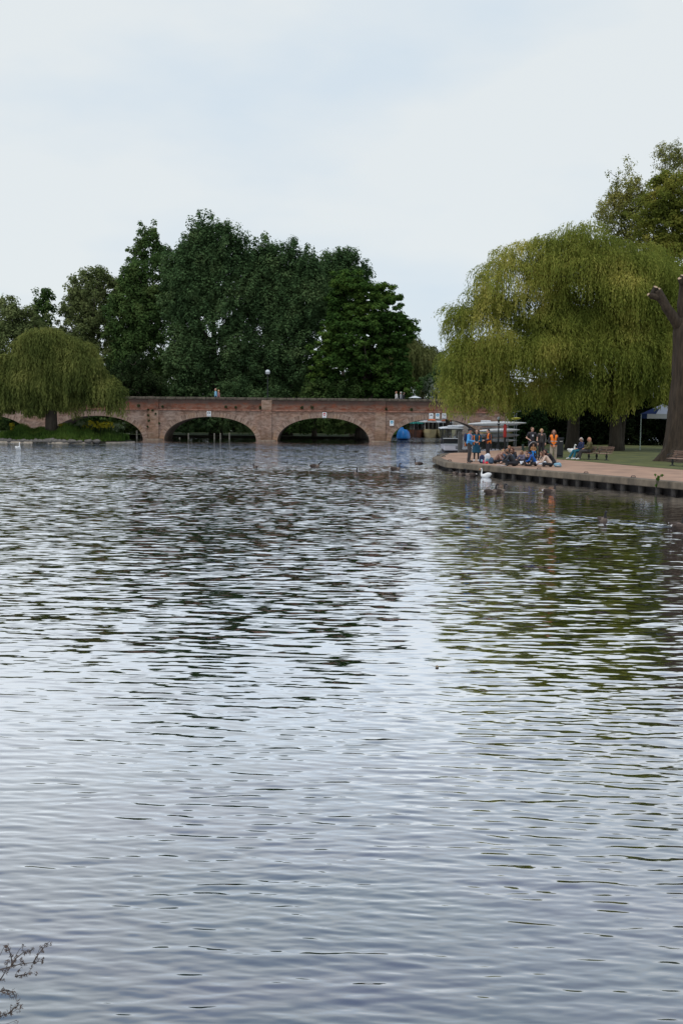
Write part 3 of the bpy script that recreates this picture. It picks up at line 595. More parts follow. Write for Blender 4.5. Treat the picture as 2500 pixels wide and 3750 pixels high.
tree('shrub', 'low leaning bushes with pale stems showing through the middle arch', 119.5, 1150, [(1180, 1530, 180, 70, -2.2), (1060, 1540, 120, 60, -2.2), (1270, 1540, 90, 65, -2.2), (1200, 1450, 160, 60, -2.2)], lf_dark2, 420, .8, 70, twigs=60, leaf=(.3, .2), bark=m_bark2, zb=0)
tree('shrub', 'dark bushes showing through the arch half hidden by the island', 119.5, 380, [(420, 1540, 160, 75, -2.2), (260, 1550, 150, 60, -2.2), (100, 1550, 150, 60, -2.2), (-60, 1540, 120, 80)], lf_dark2, 460, .85, 65, twigs=10, zb=0)
tree('bare_tree', 'faint distant twiggy tree in the gap left of the big willow', 175, 1600, [(1570, 1320, 60, 70), (1630, 1330, 55, 75), (1500, 1290, 45, 60)], leafmat('distant_leaves', (.10, .12, .09), (.16, .18, .13), (.2, .21, .15)), 130, 1.0, 26, leaf=(.4, .22), inner=.1, twigs=130, bark=mat('pale_twigs', (.2, .19, .17), .9), trunk=.2, twr=.03, zb=.25)
tree('shrub', 'dark round shrubs behind the right end of the bridge parapet', 125, 1640, [(1630, 1400, 60, 60), (1700, 1390, 70, 70), (1580, 1430, 50, 40)], lf_dark, 170, .9, 80, twigs=6)
tree('shrub', 'white flowering bush just above the bridge parapet left of the big willow', 117, 1640, [(1640, 1435, 55, 28), (1590, 1448, 40, 16)], leafmat('blossom_bush', (.03, .06, .02), (.08, .11, .06), (.45, .48, .42)), 60, .55, 70, leaf=(.26, .18), twigs=6, trunk=.06)

# ---- willows: limbs that arch over and curtains of hanging strands
def strands(tops, outs, lens, m, parent, ll=.30, lw=.075, step=.17, zmin=None):
    n = len(tops); K = int(max(lens)/step)+1; s = np.arange(K)[None, :]*step+rng.uniform(0, step, (n, 1))
    ok = s < lens[:, None]; sp = rng.uniform(.35, .9, (n, 1)); w = 1-np.exp(-s/.45)
    hx = outs[:, None, :]*(w*sp*.55)[:, :, None]; ph = rng.uniform(0, 6.28, (n, 1)); sway = .07*np.sin(s*1.3+ph)
    z = -(s-w*.35); p = tops[:, None, :]+np.concatenate([hx[..., :1]+sway[..., None], hx[..., 1:2]+sway[..., None]*.6, z[..., None]], -1)
    if zmin is not None: ok &= p[..., 2] > zmin(p[..., 0])
    p = p[ok]; k = len(p); p += rng.normal(size=(k, 3))*np.array([.05, .05, .04])
    ww = np.broadcast_to(w, ok.shape)[ok][:, None]; oo = np.concatenate([np.broadcast_to(outs[:, None, :], ok.shape+(2,))[ok], np.zeros((k, 1))], -1); a = nrm(rng.normal(size=(k, 3))*.30+np.array([0, 0, -1.])*np.clip(ww*1.15, .1, 1)+oo*(1-ww)*1.1); tgt = oo*.6+np.array([0, -.0, .9])*(1-ww)+rng.normal(size=(k, 3))*.55; nrml = nrm(tgt-a*(tgt*a).sum(1, keepdims=True)); nn = nrm(np.cross(a, nrml)); sc = rng.uniform(.6, 1.25, k)
    v, f = leafq(p, a, nn, ll*sc, lw*sc); return npmesh('crown', v, f, m, parent), k
def willow(label, D, bpx, bpy, dome, m, nca, spc, lenr, skirt, trunks, rc=(.6, 1.6), ll=.24, lw=.06, name='willow_tree', gaps=None, zb=QZ, zext=None):
    b = P(bpx, bpy, zb) if bpy else Vector((PD(bpx, 1560, D).x, D, zb)); base = Vector((b.x, D, zb)); t = thing(name, label, 'tree', base, group='weeping willows')
    lb = lobes_px(dome, D, base); w = np.array([l[1][0]*l[1][2] for l in lb]); w /= w.sum(); idx = rng.choice(len(lb), nca, p=w)
    C = np.array([l[0] for l in lb])[idx]; Rr = np.array([l[1] for l in lb])[idx]
    d = nrm(rng.normal(size=(nca, 3))+np.array([0, -.35, .35])); d[:, 2] = np.where(d[:, 2] < -.25, -d[:, 2]*.6, d[:, 2]); d = nrm(d)
    cc = C+d*Rr*(rng.uniform(.6, 1.02, nca)+np.where(rng.uniform(size=nca) < .12, .12, 0))[:, None]
    if gaps:
        pxy = np.array([(D/(1)*0+q_[0]+base.x, q_[2]+base.z) for q_ in cc]); keep = np.ones(len(cc), bool)
        for gx, gy, gr_, pr in gaps:
            gp = PD(gx, gy, D); dd = np.hypot(pxy[:, 0]-gp.x, pxy[:, 1]-gp.z) < gr_*M_(D); keep &= ~(dd & (rng.uniform(size=len(cc)) < pr))
        cc, d = cc[keep], d[keep]
    n = len(cc); rcs = rng.uniform(*rc, n); az = rng.uniform(0, 2*math.pi, (n, spc)); rr = np.sqrt(rng.uniform(0, 1, (n, spc)))*rcs[:, None]
    tops = cc[:, None, :]+np.stack([np.cos(az)*rr, np.sin(az)*rr, .55*rcs[:, None]*(1-(rr/rcs[:, None])**2)+rng.normal(size=rr.shape)*.06], -1)
    outs = np.stack([np.cos(az)+d[:, None, 0]*.8, np.sin(az)+d[:, None, 1]*.8], -1)*.8
    lens = rng.uniform(lenr[0], lenr[1], (n, 1))*rng.uniform(.5, 1.25, (n, spc))
    _, k = strands(tops.reshape(-1, 3), outs.reshape(-1, 2), lens.ravel(), m, t, ll, lw, zmin=skirt)
    g = G(); tips = []
    for (dx, dy, r, hh, lx) in trunks:
        pts = [Vector((dx+lx*s*s, dy, hh*s-.15)) for s in np.linspace(0, 1, 7)]; g.tube(pts, [r*(1.35, 1.0, .92, .85, .78, .7, .6)[i] for i in range(7)], 12); tips.append((pts, r))
    for i in range(min(n, 70)):
        pts, r = tips[i % len(tips)]; c = Vector(cc[i])*.93; a = pts[random.choice([4, 5, 6])]
        mid = a.lerp(c, .55); mid.z = max(a.z, c.z)*.6+c.z*.4-.3; g.tube([a, a.lerp(mid, .5)+Vector((0, 0, .2)), mid, mid.lerp(c, .6)+Vector((0, 0, .15)), c], [r*.3, r*.22, r*.15, .05, .025], 6)
    g.build('trunk', m_bark, t, True); return t
sk = lambda base_z: (lambda x: base_z+.36*np.sin(x*1.7+.5)+.26*np.sin(x*4.3+1)+.16*np.sin(x*11))
ZS = PD(2050, 1520, 72).z-QZ
willow('huge yellow green weeping willow spreading over the quayside group', 74, 2120, None,
       [(1920, 1060, 170, 170), (2120, 1010, 190, 160), (2290, 1080, 160, 170), (1760, 1210, 120, 150), (1715, 1350, 85, 120), (1760, 1410, 110, 70), (1920, 1430, 170, 60), (2150, 1430, 170, 60), (2340, 1430, 110, 60), (2000, 1290, 230, 130), (2230, 1290, 210, 150), (2390, 1230, 75, 170), (1940, 1150, 130, 70), (2150, 1180, 130, 70), (1850, 1330, 140, 60), (2400, 1360, 70, 70)],
       lf_will, 440, 105, (.7, 3.1), (lambda x: sk(ZS)(x)+.75*smoothstep(2.9, 4.2, x)), [(0, 2, .50, 4.6, .2), (2.9, 1.0, .48, 4.8, -.3), (3.3, 1.6, .36, 4.6, .6)], gaps=[(1910, 1110, 60, .85), (1990, 1070, 45, .8), (1880, 1010, 40, .7), (1760, 1110, 60, .35), (1850, 1190, 40, .8), (1800, 1040, 170, .30), (2060, 960, 120, .25), (1960, 960, 50, .5)])
willow('green weeping willow half hidden behind the big willow and the pollarded trunk', 86, 2480, None,
       [(2440, 1060, 100, 130), (2480, 1250, 90, 160), (2560, 1150, 110, 180)], leafmat('far_willow_leaves', (.08, .12, .02), (.18, .22, .04), (.3, .3, .06), tr=.45), 150, 55, (1.8, 4.2), sk(ZS+.3), [(0, 1, .45, 5, 0)])
willow('rounded weeping willow growing on the small grassy island', 95, 188, None,
       [(170, 1270, 80, 60), (215, 1295, 70, 60), (95, 1340, 80, 80), (285, 1350, 80, 80), (190, 1400, 150, 90), (150, 1470, 150, 35), (45, 1430, 80, 75), (375, 1440, 55, 50), (20, 1490, 40, 30)], lf_will2, 280, 70, (.8, 3.2), sk(PD(190, 1512, 95).z-.5), [(0, 0, .62, 3.4, .1)], rc=(.6, 1.4), ll=.32, lw=.085, zb=.5)
willow('pale distant weeping willow between the chestnut tree and the big willow', 135, 1540, None,
       [(1530, 1330, 60, 70), (1490, 1300, 50, 50), (1560, 1370, 40, 50)], lf_pale, 60, 42, (2.0, 4.5), sk(2.2), [(0, 0, .4, 6, 0)], rc=(1.0, 1.8), ll=.45, lw=.12, zb=.25)

# right background trees
tree('sparse_tree', 'thin leafed tree with bare twigs against the sky above the big willow', 96, 2320, [(2290, 700, 95, 120), (2240, 790, 80, 100), (2340, 790, 80, 130), (2310, 900, 90, 110)], lf_sp, 330, .75, 34, leaf=(.24, .15), inner=.1, sub=.9, twigs=330, trunk=.30, trunk_h=.75, twr=.016, group='trees above the big willow', zb=QZ)
tree('sparse_tree', 'nearly bare twiggy treetop above the dense tree at the top right edge', 104, 2450, [(2440, 590, 70, 85), (2490, 620, 75, 110)], lf_sp, 200, .6, 16, leaf=(.22, .13), inner=.1, sub=.9, twigs=260, trunk=.25, trunk_h=.8, twr=.014, group='trees above the big willow', zb=QZ)
tree('broadleaf_tree', 'dense yellow green tree at the upper right edge above the willow', 92, 2490, [(2440, 700, 75, 75), (2510, 730, 100, 110), (2420, 810, 75, 100), (2500, 900, 100, 90), (2380, 760, 45, 70), (2400, 900, 60, 60)], leafmat('maple_leaves', (.09, .12, .028), (.22, .25, .05), (.42, .38, .09), tr=.5), 420, .85, 60, leaf=(.26, .17), zst=.7, up=.9, inner=.4, twigs=120, trunk=.4, group='trees above the big willow', zb=QZ)

# dark hedge and shrubs behind the lawn
def hedge(name, label, x0, x1, ytop, ybot, D, dep, n, m, leaf=(.2, .13), cr=.5):
    a, b = PD(x0, ytop, D), PD(x1, ybot, D); h = a.z-QZ; c = thing(name, label, 'hedge', ((a.x+b.x)/2, D, QZ)); w = (b.x-a.x)/2
    C = np.stack([rng.uniform(-w, w, n), rng.uniform(-dep, dep, n), h*rng.uniform(0, 1, n)**.75*(.86+.14*np.sin(rng.uniform(0, 6, n)))], -1)
    v, f = ball_leaves(C, cr*rng.uniform(.6, 1.3, n), 75, *leaf); npmesh('foliage', v, f, m, c)
    g = G(); 
    for i in range(14): limb(g, (random.uniform(-w, w), 0, -.1), tuple(C[i]), .07, .02)
    g.build('stems', m_bark, c)
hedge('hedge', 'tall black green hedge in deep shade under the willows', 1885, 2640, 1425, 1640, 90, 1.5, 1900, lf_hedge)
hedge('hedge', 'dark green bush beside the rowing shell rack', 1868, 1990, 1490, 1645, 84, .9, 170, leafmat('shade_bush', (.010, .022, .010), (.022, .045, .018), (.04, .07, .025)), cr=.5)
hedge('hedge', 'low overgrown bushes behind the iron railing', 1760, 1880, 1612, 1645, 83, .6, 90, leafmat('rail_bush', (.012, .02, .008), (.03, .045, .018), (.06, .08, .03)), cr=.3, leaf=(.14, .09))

# pollarded trunk at the right edge
def pollard():
    D = 58.0; k = M_(D); b = P(2512, 1690, QZ); D = b.y; base = b; t = thing('pollarded_tree', 'thick dark pollarded trunk with sawn limbs at the right edge', 'tree', base)
    def L2(px, py, dy=0): return PD(px, py, D+dy)-base
    def ridged(pts, rs, n=56, sub=26, amp=.035, flare=0):
        pts = [Vector(p) for p in pts]; vs = []; m = len(pts)
        for j in range(sub+1):
            u = j/sub*(m-1); i = min(int(u), m-2); f_ = u-i
            f2 = f_*f_*(3-2*f_)*.5+f_*.5; p = pts[i].lerp(pts[i+1], f2); r = rs[i]+(rs[i+1]-rs[i])*f2; tdir = (pts[i+1]-pts[i]).normalized()
            xx = tdir.cross(Vector((0, 1, 0))).normalized(); yy = xx.cross(tdir)
            for q_ in range(n):
                a = 2*math.pi*q_/n; tw = a+u*.35
                rr = r*(1+amp*math.sin(9*tw+math.sin(u*2))+amp*.8*math.sin(17*tw+u*1.7)+amp*.6*math.sin(5*a+u*3))
                if flare and u < 1.4: rr *= 1+.28*(1-u/1.4)**2*(.6+.6*math.sin(5*a+.6))
                vs.append(p+xx*math.cos(a)*rr+yy*math.sin(a)*rr)
        fs = [(j*n+i, j*n+(i+1) % n, (j+1)*n+(i+1) % n, (j+1)*n+i) for j in range(sub) for i in range(n)]; fs.append(tuple(sub*n+i for i in range(n)))
        return vs, fs
    g = G()
    for pts, rs, fl in (([L2(2505, 1692), L2(2505, 1640), L2(2510, 1500), L2(2512, 1380), L2(2511, 1290), L2(2510, 1215), L2(2520, 1170)], [1.42, 1.12, .90, .78, .70, .70, .55], 1),):
        g.add(*ridged(pts, rs, flare=fl, sub=44))
    for pts, rs in (([L2(2495, 1215), L2(2470, 1170, -.2), L2(2440, 1125, -.3), L2(2418, 1085, -.3), L2(2408, 1062, -.3)], [.34, .28, .25, .23, .20]),
                    ([L2(2415, 1090, -.3), L2(2395, 1085, -.3), L2(2376, 1078, -.3)], [.2, .17, .12]),
                    ([L2(2510, 1200), L2(2500, 1120), L2(2504, 1060), L2(2500, 1015)], [.45, .32, .26, .2]),
                    ([L2(2530, 1190), L2(2560, 1130), L2(2580, 1050)], [.4, .3, .25])):
        g.add(*ridged(pts, rs, 20, 12, .05))
    m = mat('pollard_bark', (.042, .030, .020), .95, 2.2, va=.55, stretch=(3.5, 3.5, .5), bump=1.0); g.build('trunk', m, t, True)
    m_sawn = mat('sawn_wood', (.42, .30, .20), .8, 12, va=.2)
    for px, py, r, d in ((2400, 1050, .13, (.2, -.5, .8)), (2415, 1058, .11, (.4, -.6, .6)), (2373, 1077, .09, (-.8, -.4, .5)), (2488, 1018, .12, (-.5, -.5, .7)), (2500, 1008, .14, (.1, -.4, .9))):
        c = L2(px, py, -.35); d = Vector(d).normalized(); o = G().tube([c-d*.35, c], [r*1.2, r], 12).build('branch_stub', m_bark, t); G().tube([c, c+d*.012], [r*.92, r*.9], 12).build('sawn_face', m_sawn, o)
pollard()

# ================================================================ ISLAND
def island():
    c = P(190, 1600, .0); cx = P(195, 1622).x; cy = 96.3; a, bb = 6.45, 3.4; n = 72
    def rad(th): return 1+.03*math.sin(3*th+1)+.02*math.sin(7*th)
    g = G(); rings = [(1.0, -1), (1.0, .10), (.96, .30), (.85, .48), (.5, .62), (.15, .7)]
    vs = [((cx+a*r*rad(2*math.pi*i/n)*math.cos(2*math.pi*i/n)), cy+bb*r*rad(2*math.pi*i/n)*math.sin(2*math.pi*i/n), z) for r, z in rings for i in range(n)]
    fs = [(j*n+i, j*n+(i+1) % n, (j+1)*n+(i+1) % n, (j+1)*n+i) for j in range(len(rings)-1) for i in range(n)]+[tuple((len(rings)-1)*n+i for i in range(n))]
    g.add(vs, fs); o = g.build('island', m_soil, smooth=True); tag(o, kind='structure')
    # pale edging
    g = G(); pts = [(cx+a*1.012*rad(t)*math.cos(t), cy+bb*1.012*rad(t)*math.sin(t)) for t in np.linspace(-math.pi, math.pi, 90)]
    for i in range(89):
        if 30 < i < 34 or 18 < i < 22: continue
        p, q_ = Vector(pts[i]), Vector(pts[i+1]); m_ = (p+q_)/2; d = q_-p; g.box((m_.x-cx, m_.y-cy, .07), (d.length*1.0, .10, .14), rot=math.atan2(d.y, d.x))
    o = g.build('edging_kerb', mat('pale_edging', (.40, .34, .27), .9, 3, va=.3), loc=(cx, cy, 0)); tag(o, 'pale low edging strip running round the waterline of the island', 'kerb')
    m_rock = mat('bank_stone', (.13, .12, .11), .9, 3, va=.4, bump=.5); random.seed(11); k = 0
    for px in list(range(-20, 240, 17))+[262, 290, 318, 345]:
        r = random.uniform(.16, .34); y = cy-bb*1.0*math.sqrt(max(.02, 1-((PD(px, 1610, 93).x-cx)/a)**2)); x = PD(px, 1610, 93).x
        g = G(); s = (r*random.uniform(1, 1.6), r, r*random.uniform(.6, .9)); g.ball((0, 0, 0), s, 10, 7); g.v = [(v[0]*(1+.18*math.sin(v[2]*9+k)), v[1], v[2]*(1+.2*math.sin(v[0]*8+k))) for v in g.v]
        o = g.build('boulder', m_rock, loc=(x, y+.05, .2)); tag(o, 'grey rounded boulder set along the waterline of the island', 'boulder', 'boulders along the island shore'); k += 1
    # grass
    n = 26000; th = rng.uniform(0, 2*math.pi, n); rr = np.sqrt(rng.uniform(0, 1, n)); x = a*rr*np.cos(th)*.99; y = bb*rr*np.sin(th)*.99
    z0 = .25+.42*(1-rr**3); h = rng.uniform(.35, .9, n)*(.55+.6*(1-rr**4))*(1+.25*np.sin(x*1.3)+.2*np.sin(x*3.1+y)); 
    ax = nrm(np.stack([rng.normal(size=n)*.28, rng.normal(size=n)*.28, np.ones(n)], -1)); b_ = nrm(np.stack([rng.normal(size=n), rng.normal(size=n), np.zeros(n)], -1))
    v, f = leafq(np.stack([x, y, z0+h/2-.1], -1), ax, b_, h, rng.uniform(.05, .12, n)); o = npmesh('tall_grass', v, f, leafmat('island_grass', (.035, .075, .018), (.085, .15, .03), (.15, .21, .045), vs=.8), loc=(cx, cy, 0)); tag(o, 'tall rough green grass covering the island', 'grass', kind='stuff')
    fl = leafmat('yellow_blossom', (.10, .14, .03), (.42, .36, .03), (.55, .50, .06)); gw = leafmat('cow_parsley', (.08, .12, .05), (.20, .24, .14), (.5, .52, .42))
    for nm, lab, lst, m in (('flowering_plant', 'bright yellow flowering bush on the left end of the island', [(42, 1560, 12, 22)], fl), ('flowering_plant', 'yellow flowers in the grass right of the island willow trunk', [(345, 1556, 40, 12), (390, 1560, 25, 10)], fl), ('flowering_plant', 'pale cow parsley clump at the right end of the island', [(425, 1562, 22, 18), (300, 1552, 30, 8)], gw), ('flowering_plant', 'small yellow flower spray against the island willow trunk', [(226, 1556, 12, 6)], fl)):
        p0 = PD(lst[0][0], 1600, 95.5); p0.z = .5; t = thing(nm, lab, 'plant', p0); C = []
        g = G()
        for (px, py, rx, rz) in lst:
            for _ in range(int(rx*1.4)): 
                q_ = PD(px+random.gauss(0, rx*.55), py+random.gauss(0, rz*.5), 95.5+random.uniform(-.6, .6))-p0; C.append(q_); g.tube([(q_.x*.9, q_.y, 0), q_], [.015, .01], 4)
        v, f = ball_leaves(C, np.full(len(C), .16), 22, .10, .07); npmesh('blossom', v, f, m, t); g.build('stems', lf_bush, t)
island()

def understorey():
    n = 1500; a, b = PD(-700, 1500, 138).x, PD(1500, 1500, 138).x; C = np.stack([rng.uniform(a, b, n), rng.uniform(134, 142, n), rng.uniform(0, 8.5, n)], -1); C[:, 2] *= np.where(C[:, 0] > PD(1440, 1500, 138).x, .6, 1)
    v, f = ball_leaves(C, rng.uniform(.8, 1.7, n), 60, .55, .4); o = npmesh('woodland', v, f, lf_dark2); tag(o, 'dense dark woodland understorey filling the space behind the trees beyond the bridge', 'woodland', kind='stuff')
    n = 700; a, b = PD(1420, 1500, 190).x, PD(2900, 1500, 190).x; C = np.stack([rng.uniform(a, b, n), rng.uniform(186, 194, n), rng.uniform(0, 1, n)**.8*5.6], -1)
    v, f = ball_leaves(C, rng.uniform(1, 2, n), 60, .7, .5); o = npmesh('distant_woodland', v, f, lf_olive); tag(o, 'far low band of trees beyond the stone bridge', 'woodland', kind='stuff')
understorey()

# ================================================================ PEOPLE
REM = []       # objects whose remesh is applied at the end
_mc = {}
def cm(name, col, rough=.85, **k):
    if name not in _mc: _mc[name] = mat(name, col, rough, **k)
    return _mc[name]
SK = cm('skin', (.50, .29, .21), .6); SK2 = cm('tanned_skin', (.42, .22, .15), .6); EYE = cm('eye_dark', (.03, .02, .02), .4); LIP = cm('lips', (.32, .10, .09), .6)
ORANGE = cm('hi_vis_orange', (.95, .22, .015), .6, vs=6, va=.12); STRIPE = cm('reflective_tape', (.45, .42, .40), .4)
BLACK = cm('black_cloth', (.022, .022, .028), vs=8, va=.3); NAVY = cm('navy_cloth', (.015, .025, .075), vs=8, va=.3); CHAR = cm('charcoal_cloth', (.05, .045, .045), vs=8, va=.3)
DENIM = cm('denim', (.06, .10, .17), vs=10, va=.3); WHITE = cm('white_cloth', (.62, .64, .68), vs=8, va=.15)
HB = cm('dark_brown_hair', (.045, .022, .015), .6, vs=20, va=.4); HBL = cm('blond_hair', (.48, .30, .13), .6, vs=20, va=.3); HG = cm('ginger_brown_hair', (.25, .11, .05), .6, vs=20, va=.35); HK = cm('black_hair', (.014, .010, .010), .55, vs=20, va=.3); HGR = cm('grey_hair', (.42, .40, .38), .6, vs=20, va=.2); HBR = cm('brown_hair', (.12, .06, .035), .6, vs=20, va=.35)
SHOE = cm('dark_shoes', (.03, .028, .03), .5); SHOEW = cm('white_trainers', (.6, .6, .6), .6)
def V(*a): return Vector(a)
def base_pose():
    J = dict(pel=V(0, 0, .93), sp=V(0, 0, 1.12), ch=V(0, .01, 1.33), nk=V(0, .0, 1.46), hd=V(0, .03, 1.60), look=V(0, 1, 0))
    for s, S_ in ((-1, 'L'), (1, 'R')):
        J['sh'+S_] = V(s*.175, 0, 1.40); J['el'+S_] = V(s*.235, -.03, 1.13); J['wr'+S_] = V(s*.22, .06, .89); J['hp'+S_] = V(s*.09, 0, .90); J['kn'+S_] = V(s*.10, .03, .49); J['an'+S_] = V(s*.11, -.02, .08); J['to'+S_] = V(s*.13, .15, .035)
    return J
def pose(kind):
    J = base_pose()
    if kind == 'hold':      # both hands meeting in front of the waist
        for s, S_ in ((-1, 'L'), (1, 'R')): J['el'+S_] = V(s*.25, .0, 1.12); J['wr'+S_] = V(s*.08, .26, 1.06)
    if kind == 'clasp':
        for s, S_ in ((-1, 'L'), (1, 'R')): J['el'+S_] = V(s*.26, .02, 1.12); J['wr'+S_] = V(s*.05, .18, .93)
    if kind == 'push':
        for s, S_ in ((-1, 'L'), (1, 'R')): J['el'+S_] = V(s*.31, -.02, 1.14); J['wr'+S_] = V(s*.22, .25, 1.05)
    if kind == 'walk': J['knL'] = V(-.1, .14, .5); J['anL'] = V(-.1, .18, .09); J['toL'] = V(-.1, .34, .05); J['anR'] = V(.1, -.22, .12); J['toR'] = V(.1, -.08, .04); J['wrL'] = V(-.22, -.12, .92)
    if kind[:3] == 'sit':
        lean = {'sit_floor': .22, 'sit_lean': .38, 'sit_up': .06, 'sit_bench': -.02}[kind]; z0 = .50 if kind == 'sit_bench' else .13
        J['pel'] = V(0, 0, z0); J['sp'] = V(0, lean*.3, z0+.2); J['ch'] = V(0, lean*.75, z0+.40); J['nk'] = V(0, lean*1.05, z0+.52); J['hd'] = V(0, lean*1.3+.05, z0+.64); J['look'] = V(0, 1, -.15 if kind == 'sit_bench' else -.55)
        for s, S_ in ((-1, 'L'), (1, 'R')):
            J['sh'+S_] = V(s*.175, lean*.95, z0+.46); J['hp'+S_] = V(s*.10, .02, z0-.01)
            if kind == 'sit_bench': J['kn'+S_] = V(s*.12, .44, .50); J['an'+S_] = V(s*.12, .62+.08*s, .09); J['to'+S_] = V(s*.13, .78+.08*s, .05); J['el'+S_] = V(s*.26, .06, z0+.20); J['wr'+S_] = V(s*.10, .28, z0+.14)
            elif kind == 'sit_up': J['kn'+S_] = V(s*.13, .46, .34); J['an'+S_] = V(s*.12, .62, .07); J['to'+S_] = V(s*.13, .76, .04); J['el'+S_] = V(s*.26, .2, z0+.25); J['wr'+S_] = V(s*.12, .42, z0+.22)
            else: J['kn'+S_] = V(s*.34, .34, .17); J['an'+S_] = V(-s*.07, .40, .07); J['to'+S_] = V(-s*.2, .43, .06); J['el'+S_] = V(s*.27, lean+.14, z0+.20); J['wr'+S_] = V(s*.12, lean+.32, z0+.10)
    return J
def rem(g, name, m, par, vox, face=None):
    o = g.build(name, m, par, True); md = o.modifiers.new('r', 'REMESH'); md.mode = 'VOXEL'; md.voxel_size = vox; md.use_smooth_shade = True; REM.append((o, face)); return o
def person(label, loc, head, kind='stand', s=1.0, skin=SK, hair=HB, hairlen=0, curly=False, top=BLACK, sleeves='long', bottom=CHAR, dress=None, vest=False, vest_open=False, shoes=SHOE, cap=None, group=None, J=None, hood=None, turn=0, strap=False, build=1.0, shorts=False):
    J = J or pose(kind); t = thing('person', label, 'person', loc, head, group); t.scale = (s, s, s)
    lk = J['look'].normalized(); lk = (Matrix.Rotation(turn, 3, 'Z') @ lk).normalized(); hd = J['hd']
    sd_ = lk.cross(V(0, 0, 1)).normalized(); up = sd_.cross(lk).normalized(); HM = Matrix((sd_, lk, up)).transposed()
    hp = lambda x, y, z: hd+HM @ V(x, y, z)
    g = G(); B = build
    g.cap(J['pel'], J['sp'], .125*B, .115*B); g.cap(J['sp'], J['ch'], .115*B, .125*B); g.cap(J['shL'].lerp(J['ch'], .25), J['shR'].lerp(J['ch'], .25), .085, .085); g.cap(J['nk']-V(0, 0, .04), hd-up*.04, .055, .05)
    g.ball(hp(0, 0, .02), (.078, .095, .105), 14, 10, rot=HM); g.ball(hp(0, .03, -.055), (.052, .06, .055), 10, 8, rot=HM); g.ball(hp(0, .100, -.005), (.014, .02, .024), 8, 6, rot=HM)
    for e in (-1, 1): g.ball(hp(e*.079, -.005, 0), (.012, .02, .03), 8, 6, rot=HM)
    for S_ in 'LR':
        g.cap(J['sh'+S_], J['el'+S_], .052*B, .040); g.cap(J['el'+S_], J['wr'+S_], .040, .027)
        w = J['wr'+S_]; d = (w-J['el'+S_]).normalized(); lat = d.cross(V(0, 0, 1)); lat = lat.normalized() if lat.length > .2 else V(0, 1, 0); nn = lat.cross(d).normalized(); sg = -1 if S_ == 'L' else 1
        g.cap(w, w+d*.075, .027, .033)
        for i, (o_, l_) in enumerate(((-.027, .062), (-.009, .072), (.009, .068), (.027, .052))):
            a = w+d*.085+lat*o_; b = a+d*l_*.55-nn*.008; c = b+d*l_*.35-nn*.022; g.cap(a, b, .0105, .010, 6); g.cap(b, c, .010, .009, 6)
        a = w+d*.03+lat*(-.032); g.cap(a, a+d*.045-lat*.022-nn*.012, .013, .0105, 6)
        g.cap(J['hp'+S_], J['kn'+S_], .080*B, .055); g.cap(J['kn'+S_], J['an'+S_], .052, .036); g.cap(J['an'+S_]-V(0, 0, .01), J['to'+S_], .038, .03)
    def face(o):
        me = o.data; eyes = [hp(e*.031, .088, .018) for e in (-1, 1)]; mo = hp(0, .088, -.05)
        idx = np.zeros(len(me.polygons), int)
        for p in me.polygons:
            c = p.center
            if (c-eyes[0]).length < .016 or (c-eyes[1]).length < .016: idx[p.index] = 1
            elif abs((c-mo).dot(sd_)) < .024 and abs((c-mo).dot(up)) < .009 and (c-mo).length < .04: idx[p.index] = 2
        me.materials.append(EYE); me.materials.append(LIP); me.polygons.foreach_set('material_index', idx.astype(np.int32))
    rem(g, 'body', skin, t, .0105, face)
    # hair
    g = G(); g.ball(hp(0, -.022, .048), (.090, .096, .092), 14, 10, rot=HM)
    if hairlen or curly:
        for k in range(9):
            a = math.pi*(k/8); x = .078*math.cos(a); y = -.02-.07*math.sin(a); tip = hp(x*1.25, y*1.15+.0, 0)-V(0, 0, hairlen); md_ = hp(x*1.2, y*1.1, -.02)
            if kind[:3] == 'sit' and kind != 'sit_bench' and hairlen > .15: tip = tip+V(0, .0, .02)
            g.cap(hp(x, y, .04), md_, .035, .036, 8); g.cap(md_, tip, .036, .020, 8)
    if curly:
        for k in range(26):
            a = rng.uniform(-.2, math.pi+.2); z = rng.uniform(-.13, .1); rr_ = .105 if z > -.05 else .115; g.ball(hp(rr_*math.cos(a), -.02-rr_*math.sin(a)*.9, z), .048, 8, 6)
    rem(g, 'hair', hair, t, .014)
    if cap:
        g = G(); g.ball(hp(0, -.012, .075), (.098, .108, .078), 14, 8, rot=HM); a = hp(0, .09, .065); g.cap(a-sd_*.045, a+sd_*.045, .035, .035, 8); g.v = g.v; rem(g, 'cap', cap, t, .014)
    # shoes
    for S_ in 'LR':
        g = G(); g.cap(J['an'+S_]-V(0, 0, .01), J['to'+S_]+V(0, 0, .003), .052, .042); rem(g, 'shoe', shoes, t, .016)
    # lower clothes
    g = G(); 
    if dress:
        prof = [(J['sp'], .14), (J['pel'], .17), (J['pel']-V(0, -.01, .25), .215), (J['kn'+'L'].lerp(J['kn'+'R'], .5)-V(0, 0, .03), .25)]
        g.tube([p for p, r in prof], [r for p, r in prof], 16, flat=(1, .8))
        g.cap(J['sp'], J['ch'], .135, .142); g.cap(J['shL'].lerp(J['ch'], .15), J['shR'].lerp(J['ch'], .15), .1, .1)
        for S_ in 'LR': g.cap(J['sh'+S_], J['el'+S_], .064, .055); g.cap(J['el'+S_], J['el'+S_].lerp(J['wr'+S_], .85), .055, .042)
        rem(g, 'dress', dress, t, .018); g = G()
    for S_ in 'LR':
        e = J['an'+S_] if not shorts else J['kn'+S_].lerp(J['an'+S_], .1)
        k = (.058, .042) if dress else (.078, .066)
        g.cap(J['hp'+S_]+V(0, 0, .02), J['kn'+S_], .098*B, k[0]+.004); g.cap(J['kn'+S_], J['kn'+S_].lerp(e, .93), k[0], k[1])
